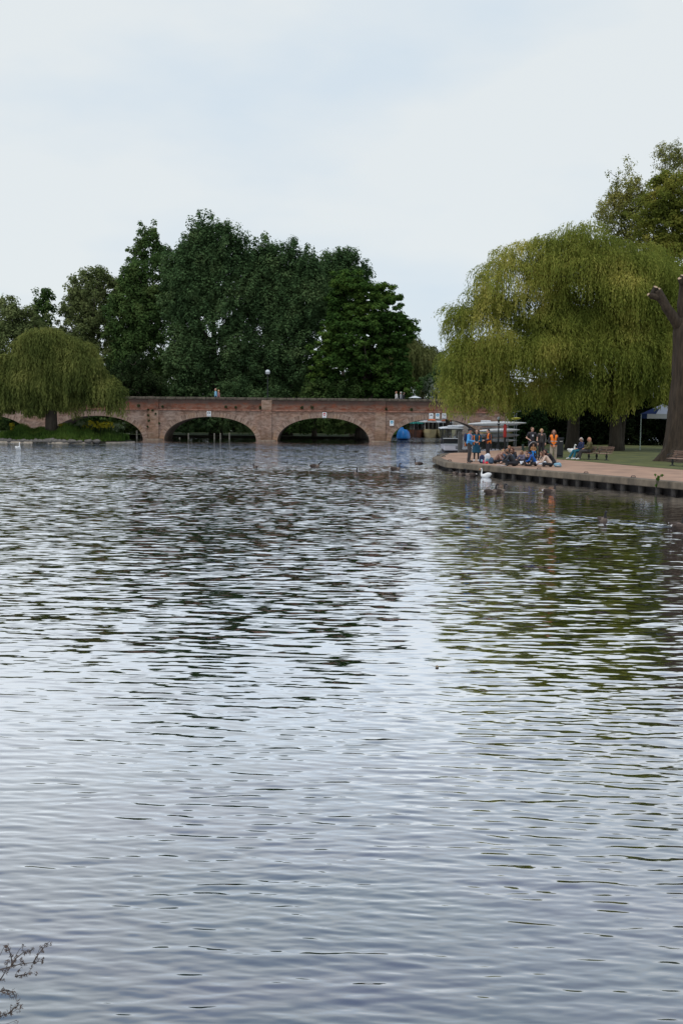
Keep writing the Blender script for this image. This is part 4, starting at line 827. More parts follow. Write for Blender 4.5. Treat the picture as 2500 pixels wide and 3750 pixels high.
    g.cap(J['pel'], J['pel']+V(0, 0, .05), .140*B, .132*B); rem(g, 'leggings' if dress else 'trousers', bottom, t, .018)
    # upper clothes
    if not dress:
        g = G(); g.cap(J['pel'].lerp(J['sp'], .15), J['sp'], .146*B, .136*B); g.cap(J['sp'], J['ch'], .136*B, .142*B); g.cap(J['shL'].lerp(J['ch'], .28), J['shR'].lerp(J['ch'], .28), .088, .088)
        for S_ in 'LR':
            if sleeves == 'long': g.cap(J['sh'+S_], J['el'+S_], .068, .058); g.cap(J['el'+S_], J['el'+S_].lerp(J['wr'+S_], .9), .058, .044)
            else: g.cap(J['sh'+S_], J['sh'+S_].lerp(J['el'+S_], .62), .072, .064)
        if hood: g.cap(hp(-.05, -.09, -.09), hp(.05, -.09, -.09), .06, .06)
        rem(g, 'jacket' if sleeves == 'long' else 'shirt', top, t, .018)
    if vest:
        g = G(); r = .170 if not dress else .165
        g.cap(J['pel'].lerp(J['sp'], .0), J['sp'], .172, .164); g.cap(J['sp'], J['ch'], .164, r); g.cap(J['shL'].lerp(J['ch'], .3), J['shR'].lerp(J['ch'], .3), .104, .104)
        o = rem(g, 'hi_vis_vest', ORANGE, t, .018, ('open', J, vest_open))
        up_ = (J['ch']-J['sp']).normalized(); c = J['sp']+up_*.02; g = G(); n = 24
        for rr_, hh in ((.172, .022),):
            a0 = R(120) if vest_open else R(100); a1 = R(420) if vest_open else R(440); pts = [c+V(math.cos(a)*rr_, math.sin(a)*rr_, 0) for a in np.linspace(a0, a1, n)]
            g.add([p-V(0, 0, hh) for p in pts]+[p+V(0, 0, hh) for p in pts], [(i, i+1, n+i+1, n+i) for i in range(n-1)])
        g.build('reflective_band', STRIPE, o)
    if strap:
        g = G(); 
        for s_ in (-1, 1): g.tube([J['sh'+('L' if s_ < 0 else 'R')]*.75+J['ch']*.25+V(0, -.1, .08), J['sh'+('L' if s_ < 0 else 'R')]*.75+J['ch']*.25+V(0, .03, .115), J['ch']+V(s_*.10, .15, .02), J['sp']+V(s_*.13, .13, .0)], .022, 6, flat=(1, .5))
        g.build('strap', ORANGE, t)
    return t
A = lambda dx, dy: math.atan2(-dx, dy)      # heading that makes local +Y point to (dx, dy)
GU = 'school group on the quay'
def at(px, py): return P(px, py, QZ+.004)
# adults, left group
m_bluej = cm('bright_blue_jacket', (.07, .30, .62), vs=5, va=.2); m_teal = cm('teal_dress', (.004, .055, .10), vs=6, va=.3)
p1 = person('man in bright blue jacket and black cap at the left of the standing group', at(1716, 1692), A(.95, -.3), 'hold', 1.03, SK2, HK, top=m_bluej, bottom=CHAR, cap=BLACK, strap=True, build=1.08)
gg = G(); gg.add([(-.17+.0*i, y, z) for i, (y, z) in enumerate(((-.13, .82), (.02, .82), (.02, 1.0), (-.13, 1.0)))]+[(.10, -.19, z) for z in (.82, 1.0)], [(0, 1, 2, 3), (0, 3, 5, 4)]); o_ = gg.build('vest_hem', ORANGE, p1); o_.modifiers.new('s', 'SOLIDIFY').thickness = .015; REM.append((o_, None))
gg = G(); gg.ball((0, -.20, 1.26), (.15, .09, .22), 12, 9); gg.build('backpack', NAVY, p1, True)
p2 = person('woman with curly dark hair in teal dress and open orange vest', at(1743, 1689), A(-.15, -1), 'hold', .99, SK, HB, .08, True, dress=m_teal, bottom=BLACK, shoes=SHOEW, vest=True, vest_open=True)
p3 = person('dark haired person in black top and orange vest turned toward the woman in teal', at(1786, 1679), A(-.95, -.25), 'hold', .98, SK, HK, top=cm('dark_plum_top', (.035, .025, .04)), bottom=BLACK, vest=True, vest_open=True)
p4 = person('man in black t-shirt standing behind the pushchair', P(1945, 1678, QZ), A(.1, -1), 'push', 1.05, SK, HBR, top=BLACK, sleeves='short', bottom=BLACK, build=1.12, turn=.5)
gg = G(); disc(gg, (0, 1.27), .055, .162, 16, 0, .035); gg.add([(-.04, .163, 1.25), (.04, .163, 1.25), (0, .163, 1.32)], [(0, 1, 2)]); gg.build('shirt_print', WHITE, p4)
p5 = person('blonde woman in dark leather jacket and black jeans between pushchair and orange vest', P(1980, 1677, QZ), A(-.05, -1), 'stand', 1.0, SK, HBL, .05, top=cm('leather_jacket', (.05, .045, .045), .45), bottom=BLACK, turn=.4)
gg = G(); gg.ball((0, .125, 1.36), (.06, .025, .06), 10, 6); gg.build('neckline', SK, p5, True)
p6 = person('long haired woman in buttoned orange vest and beige trousers looking down', at(2024, 1696), A(-.1, -1), 'clasp', 1.02, SK2, HBR, .24, top=BLACK, bottom=cm('beige_trousers', (.36, .31, .24), vs=8, va=.12), vest=True)
# pushchair with child
def pushchair():
    b = at(1950, 1683); t = thing('pushchair', 'dark pushchair with pale hood carrying a small child', 'pushchair', b, A(0, -1)); g = G()
    for s_ in (-1, 1):
        g.tube([(s_*.22, -.35, 1.02), (s_*.22, -.1, .62), (s_*.2, .35, .14)], .014, 6); g.tube([(s_*.22, -.1, .62), (s_*.24, -.36, .12)], .014, 6)
    g.tube([(-.22, -.35, 1.02), (.22, -.35, 1.02)], .018, 6); g.build('frame', m_iron, t)
    g = G(); n = 12
    for k in range(7):
        a0, a1 = R(5+k*14), R(5+(k+1)*14)
        for j in range(n):
            b0, b1 = math.pi*j/n, math.pi*(j+1)/n; f = lambda a, bb: (.24*math.cos(bb), -.06-.26*math.sin(bb)*math.cos(a)+.22*math.sin(bb)*0+.0+.30*math.sin(bb)*(1-math.cos(a))*.6, .72+.30*math.sin(bb)*math.sin(a))
            g.add([f(a0, b0), f(a0, b1), f(a1, b1), f(a1, b0)], [(0, 1, 2, 3)])
    o = g.build('hood', cm('pale_grey_hood', (.42, .42, .44)), t, True); o.modifiers.new('s', 'SOLIDIFY').thickness = .012; REM.append((o, None))
    g = G(); g.box((0, -.04, .62), (.40, .06, .56), tilt=-.3, bev=.03); g.box((0, .14, .40), (.40, .38, .07), bev=.03); g.box((0, .36, .24), (.34, .05, .28), bev=.02); g.build('seat', BLACK, t)
    for s_ in (-1, 1):
        for y, r in ((.36, .10), (-.36, .14)):
            g = G(); pts = [(s_*.24, y+r*math.cos(a), r+r*math.sin(a)) for a in np.linspace(0, 2*math.pi, 17)]; g.tube(pts, .018, 6, cap=False); g.tube([(s_*.22, y, r), (s_*.26, y, r)], .02, 6)
            for a in (0, 1.05, 2.1): g.tube([(s_*.24, y+r*math.cos(a), r+r*math.sin(a)), (s_*.24, y-r*math.cos(a), r-r*math.sin(a))], .006, 4)
            g.build('wheel', m_iron, t)
    g = G(); g.box((-.27, -.22, .66), (.12, .24, .42), bev=.04); o = g.build('shoulder_bag', cm('dark_green_bag', (.02, .035, .03)), None, loc=b+V(-.33, .1, .0)); tag(o, 'dark bag hanging at the left side of the pushchair', 'bag')
    J = pose('sit_bench'); c = person('small child with brown clothes and bright blue leggings sitting in the pushchair', b+Vector((0, -.06, .17)), A(0, -1), 'sit_bench', .56, SK, HBL, top=cm('ginger_jumper', (.38, .20, .09)), bottom=cm('bright_blue_leggings', (.01, .19, .55), vs=7, va=.4), shoes=SHOE)
pushchair()
# seated children: label, px, py of the seat, heading, pose, scale, clothes
brn = cm('brown_patterned_top', (.26, .15, .12), vs=18, va=.5); crm = cm('cream_top', (.60, .45, .36), vs=6, va=.12); grt = cm('grey_mauve_top', (.13, .115, .16), vs=6, va=.2); blu = cm('royal_blue_hoodie', (.01, .10, .40), vs=6, va=.25); redj = cm('rust_red_jacket', (.28, .04, .03)); grn = cm('green_cap', (.02, .10, .09)); tl = cm('slate_blue_coat', (.05, .09, .15))
kids = [
 ('blond child in brown patterned top leaning over at the left of the seated group', 1812, 1697, A(.8, -.5), 'sit_lean', .80, HBL, .0, brn, BLACK, {}),
 ('child with ginger brown hair in blue coat right of the blond child', 1840, 1694, A(.7, .3), 'sit_floor', .80, HG, .1, tl, NAVY, {}),
 ('child with light brown hair sitting close behind the blond child', 1828, 1689, A(.5, -.5), 'sit_floor', .76, HG, .08, brn, CHAR, {}),
 ('ginger haired child with raised head at the back of the seated group', 1866, 1684, A(-.4, -.6), 'sit_up', .90, HG, .2, cm('brown_coat', (.10, .06, .05)), BLACK, {}),
 ('black haired child in black coat behind the hooded coat', 1872, 1693, A(-.5, -.4), 'sit_floor', .82, HK, .12, BLACK, BLACK, {}),
 ('child in bulky black coat with white stripe at the front of the group', 1882, 1706, A(-.95, -.1), 'sit_lean', .90, HBR, .05, cm('black_puffer', (.016, .018, .024), .5), BLACK, dict(hood=True, build=1.2)),
 ('dark haired child in slate coat crouched left of the black coat', 1858, 1702, A(.4, .6), 'sit_lean', .80, HBR, .1, tl, BLACK, {}),
 ('child with dark auburn hair at the back of the huddle', 1888, 1690, A(-.6, -.4), 'sit_floor', .84, cm('auburn_hair', (.09, .03, .02)), .2, BLACK, BLACK, {}),
 ('girl with long light brown hair and grey mauve top sitting with paper', 1912, 1703, A(-.6, -.5), 'sit_up', .84, cm('light_brown_hair', (.27, .15, .08)), .30, grt, BLACK, {}),
 ('boy in royal blue hoodie bent forward over his paper', 1960, 1706, A(-.95, -.2), 'sit_lean', .86, HBR, .0, blu, CHAR, dict(hood=True)),
 ('child in green cap and rust red jacket sitting right of the blue hoodie', 1988, 1700, A(.3, -.5), 'sit_floor', .78, HBR, .0, redj, NAVY, dict(cap=grn)),
 ('child with short brown hair behind the child in the green cap', 2001, 1697, A(-.4, -.6), 'sit_floor', .78, HBR, .0, CHAR, BLACK, {}),
 ('girl in cream top with brown hair at the right front of the group', 2015, 1709, A(-.9, .0), 'sit_lean', .84, HBR, .2, crm, BLACK, {}),
 ('child with dark brown hair in black coat at the right end of the group', 2026, 1701, A(-.8, -.2), 'sit_lean', .88, HB, .25, BLACK, BLACK, {}),
 ('boy in black coat with grey leggings left of the blue hoodie', 1934, 1706, A(-.2, -.9), 'sit_floor', .74, HK, .0, BLACK, CHAR, {}),
]
for lb, px, py, hd, kd, s_, hr, hl, tp_, bt, ex in kids:
    ex = dict(ex); person(lb, at(px, py), hd, kd, s_, SK, hr, hl, top=tp_, bottom=bt, group='children sitting on the quay', **ex)
# bench couple
def bench_dir(): return Vector((-.89, -.46, 0))
def bench(px, py, label, loc=None, w=1.55):
    b = loc or at(px, py); t = thing('park_bench', label, 'bench', b, A(-.89, -.46), 'benches facing the river'); t.scale = (.86, .86, .86); m_slat = _mc.setdefault('slat', mat('bench_slat', (.26, .17, .13), .6, 6, va=.25, stretch=(1, 6, 6)))
    g = G()
    for i in range(5): g.box((0, .02+i*.095-.02, .45-.006*i), (w, .075, .03), bev=.008)
    g.build('seat', m_slat, t); g = G()
    for i in range(4): g.box((0, -.08-.045*i, .55+.10*i), (w, .028, .075), tilt=-.32, bev=.008)
    g.build('backrest', m_slat, t)
    for s_ in (-1, 1):
        g = G(); x = s_*w*.31; prof = [(.20, 0), (.20, .025), (.07, .05), (.05, .12), (.085, .19), (.10, .26), (.07, .33), (.05, .38), (.09, .42)]
        g.tube([(x, .2, z) for r, z in prof], [r for r, z in prof], 10, flat=(1, .7)); g.tube([(x, .42, .42), (x, .0, .42), (x, -.08, .5), (x, -.24, .9)], .022, 6); g.build('leg', m_iron, t, True)
    for s_ in (-1, 0, 1):
        g = G(); x = s_*(w/2-.05); g.tube([(x, -.15, .68), (x, .1, .70), (x, .36, .66), (x, .42, .58), (x, .40, .44)], .016, 6); g.build('armrest', m_iron, t, True)
    return t
bench(2210, 1684, 'empty slatted bench on iron pedestals on the lawn left of the gazebo pole')
bench(2492, 1706, 'slatted bench on iron pedestals in front of the pollarded trunk at the right edge')
bb = at(2146, 1682); bench(0, 0, 'slatted bench almost hidden under the two people sitting by the white goose', loc=bb)
fd = bench_dir(); wd = Vector((.46, -.89, 0))
c1 = person('grey haired person in navy jumper, sunglasses and blue jeans sitting on the bench', bb+fd*.14-wd*.30+Vector((0, 0, -.02)), A(-.95, -.3), 'sit_bench', 1.0, SK, HGR, .02, top=NAVY, bottom=cm('teal_jeans', (.015, .12, .17), vs=10, va=.3), shoes=SHOEW, turn=.8)
gg = G(); J_ = pose('sit_bench'); lkv = Matrix.Rotation(.8, 3, 'Z') @ J_['look'].normalized(); sdv = lkv.cross(V(0, 0, 1)).normalized(); cc_ = J_['hd']+lkv*.092+V(0, 0, .02)
gg.cap(cc_-sdv*.045, cc_-sdv*.018, .02, .02, 8); gg.cap(cc_+sdv*.018, cc_+sdv*.045, .02, .02, 8); gg.tube([cc_-sdv*.06, cc_+sdv*.06], .006, 5); gg.build('sunglasses', m_blk, c1, True)
camo = cm('camouflage_jacket', (.16, .13, .045), vs=9, col2=(.025, .03, .015))
person('person in camouflage jacket with ginger hair at the right end of the bench', bb+fd*.12+wd*.36+Vector((0, 0, -.02)), A(-.95, .1), 'sit_bench', 1.02, SK2, cm('pale_ginger_hair', (.45, .22, .14)), .12, top=camo, bottom=CHAR, shoes=SHOEW, build=1.15)

# bridge pedestrians
dz = ZT-.87
def onb(px): q_ = PD(px, 1450, BY+1.0); return Vector((q_.x, q_.y, dz))
person('bald man in pale blue shirt walking on the bridge', onb(790), A(-1, 0), 'walk', 1.03, SK, SK, top=cm('pale_blue_shirt', (.22, .45, .62)), bottom=NAVY)
person('person with fair hair just behind the man in pale blue on the bridge', onb(799)+V(0, .5, 0), A(-1, 0), 'walk', .96, SK, HBL, .06, top=cm('rose_top', (.4, .2, .18)), bottom=NAVY)
person('person with ginger hair and cream jacket walking on the bridge', onb(1451), A(-1, -.2), 'walk', .96, SK, HG, .06, top=cm('cream_jacket', (.6, .57, .55)), bottom=NAVY)
person('dark haired person in black coat on the bridge right of the cream jacket', onb(1477), A(1, 0), 'walk', .92, SK, HK, .06, top=BLACK, bottom=NAVY)
person('person in grey hood on the bridge between cream jacket and black coat', onb(1469)+V(0, .8, 0), A(-1, 0), 'walk', .95, SK, HGR, .02, top=cm('grey_hood', (.3, .31, .33)), bottom=NAVY)

# bags, papers and small things on the quay
def blob(name, label, cat, px, py, r, m, group=None, parts=(), yaw=0.):
    b = at(px, py); g = G(); g.ball((0, 0, r[2]*.92), r, 14, 10); sp_ = lambda v_, r_, e_=.62: math.copysign(r_*min(1, abs(v_)/r_)**e_, v_); zc_ = r[2]*.92; g.v = [(sp_(x, r[0]), sp_(y, r[1]), zc_+sp_(z-zc_, r[2], .8)) for x, y, z in g.v]; g.v = [(x*(1+.10*math.sin(z*23+x*9)), y*(1+.08*math.sin(x*19)), max(0.0, z*(1+.06*math.sin(x*17+y*11)))) for x, y, z in g.v]
    t = thing(name, label, cat, b, yaw, group); g.build('pack', m, t, True); g = G()
    g.tube([(-.05, 0, r[2]*1.8), (-.03, 0, r[2]*2.05), (.03, 0, r[2]*2.05), (.05, 0, r[2]*1.8)], .01, 5); g.build('handle', m_blk, t, True)
    g = G(); g.ball((0, -r[1]*.75, r[2]*.6), (r[0]*.6, r[1]*.45, r[2]*.42), 10, 7); g.build('pocket', parts[0] if parts else m, t, True); return t
ltb = cm('light_blue_bag', (.20, .36, .46), vs=12, va=.3); GB = 'bags piled beside the children'
blob('backpack', 'navy and pale blue backpack at the left end of the bag pile', 'backpack', 1763, 1696, (.14, .12, .22), NAVY, GB, (ltb,))
blob('backpack', 'white and blue backpack standing in the middle of the bag pile', 'backpack', 1783, 1694, (.17, .13, .25), WHITE, GB, (ltb,))
blob('backpack', 'dark slate backpack lying against the blond child', 'backpack', 1797, 1698, (.13, .12, .16), tl, GB)
blob('backpack', 'pale blue and black backpack lying at the right end of the group', 'backpack', 2041, 1710, (.19, .14, .11), ltb, GB, (cm('bag_grey', (.35, .36, .37)),))
blob('lunch_bag', 'bright red lunch bag at the foot of the bag pile', 'bag', 1781, 1698, (.08, .06, .055), cm('coral_red', (.75, .04, .05)), GB)
def bottle(px, py, m, label):
    t = thing('drink_bottle', label, 'bottle', at(px, py)); G().tube([(0, 0, 0), (0, 0, .16), (0, 0, .19)], [.035, .035, .018], 10).build('flask', m, t, True); G().tube([(0, 0, .19), (0, 0, .22)], .02, 8).build('lid', m_blk, t)
bottle(1770, 1698, cm('pink_bottle', (.75, .05, .2)), 'pink drink bottle standing in front of the navy backpack')
random.seed(4)
for px, py, yaw, lb in ((1828, 1704, .3, 'white sheet of paper on the quay edge, leftmost of the sheets'), (1846, 1706, 1.0, 'pale sheet of paper on the quay in front of the slate coat'), (1914, 1706, .2, 'white paper in front of the girl in the mauve top'), (1972, 1707, .5, 'large white paper beside the boy in blue'), (1993, 1707, 1.2, 'white paper on the lap level between cream top and green cap')):
    b = at(px, py); big = px > 1900; g = G(); g.box((0, 0, .006), (.30, .21, .006), bev=.002); g.box((.01, .01, .011), (.28, .2, .002), rot=.1)
    o = g.build('paper_sheet', WHITE, loc=b+V(0, 0, .16 if big else .01)); o.rotation_euler = (.75 if big else 0, 0, yaw*.5); tag(o, lb, 'paper', 'worksheets of the children')
# mooring rings on the quay
for i, (px, py) in enumerate(((1604, 1669), (1624, 1673), (1646, 1688), (1716, 1695), (1973, 1718), (2145, 1733), (2318, 1748))):
    t = G(); t.box((0, 0, .008), (.22, .10, .016), bev=.005); t.tube([(-.09, 0, .0), (-.07, 0, .06), (.07, 0, .06), (.09, 0, .0)], .016, 6)
    o = t.build('mooring_ring', m_iron, loc=P(px, py, QZ+.014)); tag(o, 'rusty iron mooring ring set in the quay edge', 'mooring ring', 'mooring rings along the quay')
# weed growing from the quay face
wp = P(2405, 1762, QZ); t = thing('quay_weed', 'leafy green weed sprouting from the quay edge near the right side', 'plant', wp+V(-.03, -.05, 0)); g = G(); C = []
for k in range(9):
    e = V(random.gauss(.02, .10), random.gauss(-.03, .05), random.uniform(.0, .30)); C.append(e); g.tube([(0, 0, -.25), e*.5, e], [.008, .006, .004], 4)
g.build('stems', lf_bush, t); v, f = ball_leaves(C+[V(-.02, -.03, -.15)], np.full(len(C)+1, .06), 16, .075, .045); npmesh('leaves', v, f, leafmat('weed_leaves', (.05, .11, .015), (.10, .20, .03)), t)

# ---- gazebo
def gazebo():
    D = P(2343, 1649, QZ).y; b = P(2343, 1649, QZ); k = M_(D); t = thing('gazebo', 'blue and white pop up gazebo behind the pollarded trunk', 'gazebo', b, R(-15.5)); w = 3.0; hz = PD(2343, 1532, D).z-QZ; vh = 17*k*1.0
    mw = cm('gazebo_white', (.55, .56, .60)); mb = cm('gazebo_blue', (.01, .03, .12)); mp_ = cm('pale_pole', (.42, .50, .46), .5)
    for x, y in ((0, 0), (w, 0), (0, w), (w, w)): G().box((x, y, hz/2+.15), (.045, .045, hz+.3), bev=.006).build('pole', mp_, t)
    zt_ = hz+vh; ap = V(w/2, w/2, zt_+.75); c = [V(-.02, -.02, zt_), V(w+.02, -.02, zt_), V(w+.02, w+.02, zt_), V(-.02, w+.02, zt_)]
    g = G()
    for i in range(4):
        a, b_ = c[i], c[(i+1) % 4]; g.add([a, b_, ap], [(0, 1, 2)], 1 if i == 3 else 0)
        a2, b2 = a-V(0, 0, vh), b_-V(0, 0, vh); e = a.lerp(b_, .14), a2.lerp(b2, .14)
        g.add([a2, e[1], e[0], a], [(0, 1, 2, 3)], 1); g.add([e[1], b2, b_, e[0]], [(0, 1, 2, 3)], 0 if i != 3 else 1)
    a, b_ = c[0], c[1]; f_ = a.lerp(b_, .34); g.add([a+V(0, -.004, .002), f_+V(0, -.004, .002), f_.lerp(ap, .5)+V(0, -.006, .004), a.lerp(ap, .52)+V(0, -.006, .004)], [(0, 1, 2, 3)], 1)
    o = g.build('canopy', [mw, mb], t); o.modifiers.new('s', 'SOLIDIFY').thickness = .012; REM.append((o, None))
gazebo()
# dark litter bin behind the woman in beige trousers
b = P(2043, 1676, QZ); t = thing('litter_bin', 'black litter bin behind the woman in beige trousers', 'bin', b); G().box((0, 0, .62), (.5, .45, 1.0), bev=.04).build('body', m_iron, t); G().box((0, 0, .06), (.46, .4, .12)).build('plinth', m_blk, t)
g = G(); g.box((0, 0, 1.16), (.56, .5, .06), bev=.02); g.build('lid', m_iron, t); G().box((0, -.232, .98), (.36, .01, .05)).build('slot_trim', STRIPE, t)

# ---- lifebuoy housing, railing, timber post
b = P(1846, 1648, QZ); D = b.y; k = M_(D); t = thing('lifebuoy_housing', 'tall red lifebuoy housing on a post beside the rowing shells', 'lifebuoy housing', b); h0 = PD(1846, 1601, D).z-QZ; h1 = PD(1846, 1554, D).z-QZ
G().box((0, .05, h0/2+.3), (.09, .09, h0+.6)).build('post', m_dark, t); g = G(); w = 12*k; zc = (h0+h1)/2
g.tube([(0, -.06, h0), (0, -.06, h0+.06), (0, -.06, h1-.08), (0, -.06, h1)], [w*.36, w*.5, w*.5, w*.32], 12, flat=(1, .6)); g.build('case', cm('lifebuoy_red', (.50, .035, .03), .45, vs=3, va=.15), t, True)
G().tube([(0, -.06, h1), (0, -.06, h1+.03)], [w*.34, w*.2], 10).build('top_cap', cm('lifebuoy_red', (0, 0, 0)), t)
def railing():
    a, b = P(1690, 1655, QZ), P(1850, 1646, QZ); d = (b-a); ln = d.length; rz = math.atan2(d.y, d.x); t = thing('railing', 'black hoop topped iron railing behind the quay group', 'railing', a, rz); h = 1.12
    g = G(); n = int(ln/.11)
    for i in range(n):
        x = i*.11+.05; g.tube([(x, 0, 0), (x, 0, h-.12)], .009, 4)
        if i % 2 == 0 and i+1 < n: g.tube([(x, 0, h-.12), (x+.015, 0, h-.04), (x+.055, 0, h), (x+.095, 0, h-.04), (x+.11, 0, h-.12)], .009, 4)
    g.build('bars', m_iron, t); g = G(); g.box((ln/2, 0, .12), (ln, .02, .035)); g.box((ln/2, 0, h-.2), (ln, .02, .035)); g.build('rails', m_iron, t)
    for x in (0, ln*.33, ln*.66, ln):
        g = G(); g.tube([(x, 0, 0), (x, 0, h+.02), (x, 0, h+.08)], [.03, .03, .01], 6); g.build('post', m_iron, t)
railing()
b = P(1685, 1659, 0); t = tag(G().box((0, 0, .75), (.28, .28, 2.5), bev=.03).build('mooring_post', mat('grey_timber', (.12, .115, .11), .85, 4, va=.3, stretch=(3, 3, .6)), loc=V(PD(1684, 1560, 78).x, 78, -.35)), 'thick grey timber mooring post just right of the electric boat', 'post')
# low planter like stones by the railing
for px, py, r in ((1697, 1657, .22), (1712, 1654, .16)):
    g = G(); g.ball((0, 0, 0), (r*1.3, r, r*.7), 10, 7); o = g.build('quay_stone', m_rock2 if 'm_rock2' in globals() else m_dark, loc=P(px, py, QZ)+V(0, .1, .04)); tag(o, 'small dark stone at the foot of the iron railing', 'stone', 'stones at the railing foot')

# ================================================================ BOATS
m_glass = mat('boat_glass', (.02, .025, .028), .08, spec=.6); m_hw = mat('grey_white_hull', (.46, .45, .50), .45, 3, va=.08); m_roof = mat('white_roof', (.60, .63, .66), .5, 4, va=.08)
def clearpane():
    m = bpy.data.materials.new('clear_pane'); m.use_nodes = True; t_ = m.node_tree; t_.nodes.clear(); o = N(t_, 'ShaderNodeOutputMaterial'); a = N(t_, 'ShaderNodeBsdfTransparent'); a.inputs[0].default_value = (.55, .60, .60, 1); b_ = N(t_, 'ShaderNodeBsdfGlossy'); b_.inputs['Roughness'].default_value = .03; x = N(t_, 'ShaderNodeMixShader'); x.inputs[0].default_value = .07
    t_.links.new(a.outputs[0], x.inputs[1]); t_.links.new(b_.outputs[0], x.inputs[2]); t_.links.new(x.outputs[0], o.inputs[0]); return m
m_pane = clearpane()
def electric_boat():
    D = 80.0; k = M_(D); p = PD(1656, 1600, D); t = thing('electric_boat', 'boxy white electric river boat with glazed cabin moored behind the quay tip', 'boat', (p.x, D, 0), R(-3)); w = 84*k/2; Z = lambda y: PD(1656, y, D).z; Lb = 6.0
    z0, z1, z2, z3, z4 = Z(1650), Z(1626), Z(1606), Z(1571), Z(1566)
    g = G(); g.box((0, Lb/2, (z0+z1)/2), (w*1.42*1.0, Lb, z1-z0), bev=.05); g.build('hull', m_hw, t)
    g = G(); g.box((0, Lb/2+.1, z0-.14), (w*1.25, Lb-.4, .34)); g.build('pontoon', m_blk, t)
    g = G()
    for z in (Z(1636), Z(1641)): g.box((w*.42, -.012, z), (.24, .02, .05))
    g.build('vent_slot', m_blk, t)
    G().box((0, .03, (z1+z2)/2), (w*1.40, .04, z2-z1-.02)).build('lower_pane', m_glass, t)
    g = G(); g.box((0, -.01, z2+.01), (w*1.62, .10, .05), bev=.01); g.box((0, -.01, z1), (w*1.44, .06, .04)); g.build('rail', m_roof, t)
    g = G()
    for x, y in ((-1, 0), (1, 0), (-.42, 0), (-1, 2.5), (1, 2.5), (-1, Lb-.3), (1, Lb-.3)): g.tube([(x*w*.74, y+.05, z2), (x*w*.82, y+.15, z3)], .035 if abs(x) == 1 else .018, 6)
    g.build('cabin_frame', m_iron, t)
    for x0, x1 in ((-1, -.42), (-.42, 1)):
        g = G(); g.add([(x0*w*.74, .07, z2), (x1*w*.74, .07, z2), (x1*w*.82, .16, z3), (x0*w*.82, .16, z3)], [(0, 1, 2, 3)]); g.build('windscreen', m_pane, t)
    for s_ in (-1, 1):
        g = G(); g.add([(s_*w*.75, .1, z2), (s_*w*.75, Lb-.3, z2), (s_*w*.82, Lb-.3, z3), (s_*w*.82, .15, z3)], [(0, 1, 2, 3)]); g.build('side_window', m_pane, t)
        G().box((s_*w*.72, Lb/2, (z1+z2)/2), (.04, Lb-.2, z2-z1)).build('side_panel', m_glass, t)
    g = G(); prof = [(-1.0, 0), (-.96, .05), (-.5, .11), (0, .13), (.5, .12), (.96, .05), (1.0, 0)]
    a = [(x*w*.98, -.1, z3+z) for x, z in prof]; b_ = [(x*w*.98, Lb, z3+z) for x, z in prof]; n = len(prof); g.add(a+b_, [(i+1, i, n+i, n+i+1) for i in range(n-1)]+[(0, n-1, 2*n-1, n)]+[tuple(range(n)), tuple(range(2*n-1, n-1, -1))]); g.build('roof', m_roof, t)
    g = G(); g.tube([(-w*.98, -.11, z3), (w*.98, -.11, z3)], .03, 6); g.build('roof_trim', m_iron, t)
    g = G(); g.box((0, 1.6, z2-.3), (w*1.1, .5, .5), bev=.05); g.build('cabin_seat', cm('maroon_seat', (.12, .03, .03)), t)
    # rolled white covers lying on the roof
    g = G(); 
    for i, (x, y, r) in enumerate(((-.1, .8, .12), (.35, 1.2, .14), (.75, .9, .15))): g.ball((x*w, y, z3+.17), (r*2.2, r*1.5, r*.8), 10, 7)
    for i, q_ in enumerate(((-.1, .8, .12), (.3, 1.4, .12), (.72, .9, .15))):
        o = G().ball((0, 0, 0), (q_[2]*2.3, q_[2]*1.6, q_[2]*.8), 10, 7).build('rolled_cover', cm('cover_white', (.55, .57, .60), vs=6, va=.3), None, True, loc=Vector((p.x+q_[0]*w, D+q_[1], z3+.12+q_[2]*.6))); tag(o, ('small grey white rolled cover at the left of the electric boat roof', 'white rolled cover in the middle of the electric boat roof', 'plump white rolled cover at the right of the electric boat roof')[i], 'rolled cover', 'rolled covers on the boat roof')
    o = G().tube([(0, 0, -.2), (0, 0, .2)], [.09, .09], 10).build('fender', m_blk, t, True); o.location = (-w*.93, .1, Z(1611)-.1)
    person('dark clothed passenger seated behind the windscreen of the electric boat', (p.x-.05, D+1.5, z2-.95), A(0, -1), 'sit_bench', .95, SK2, HK, top=BLACK, bottom=BLACK)
electric_boat()
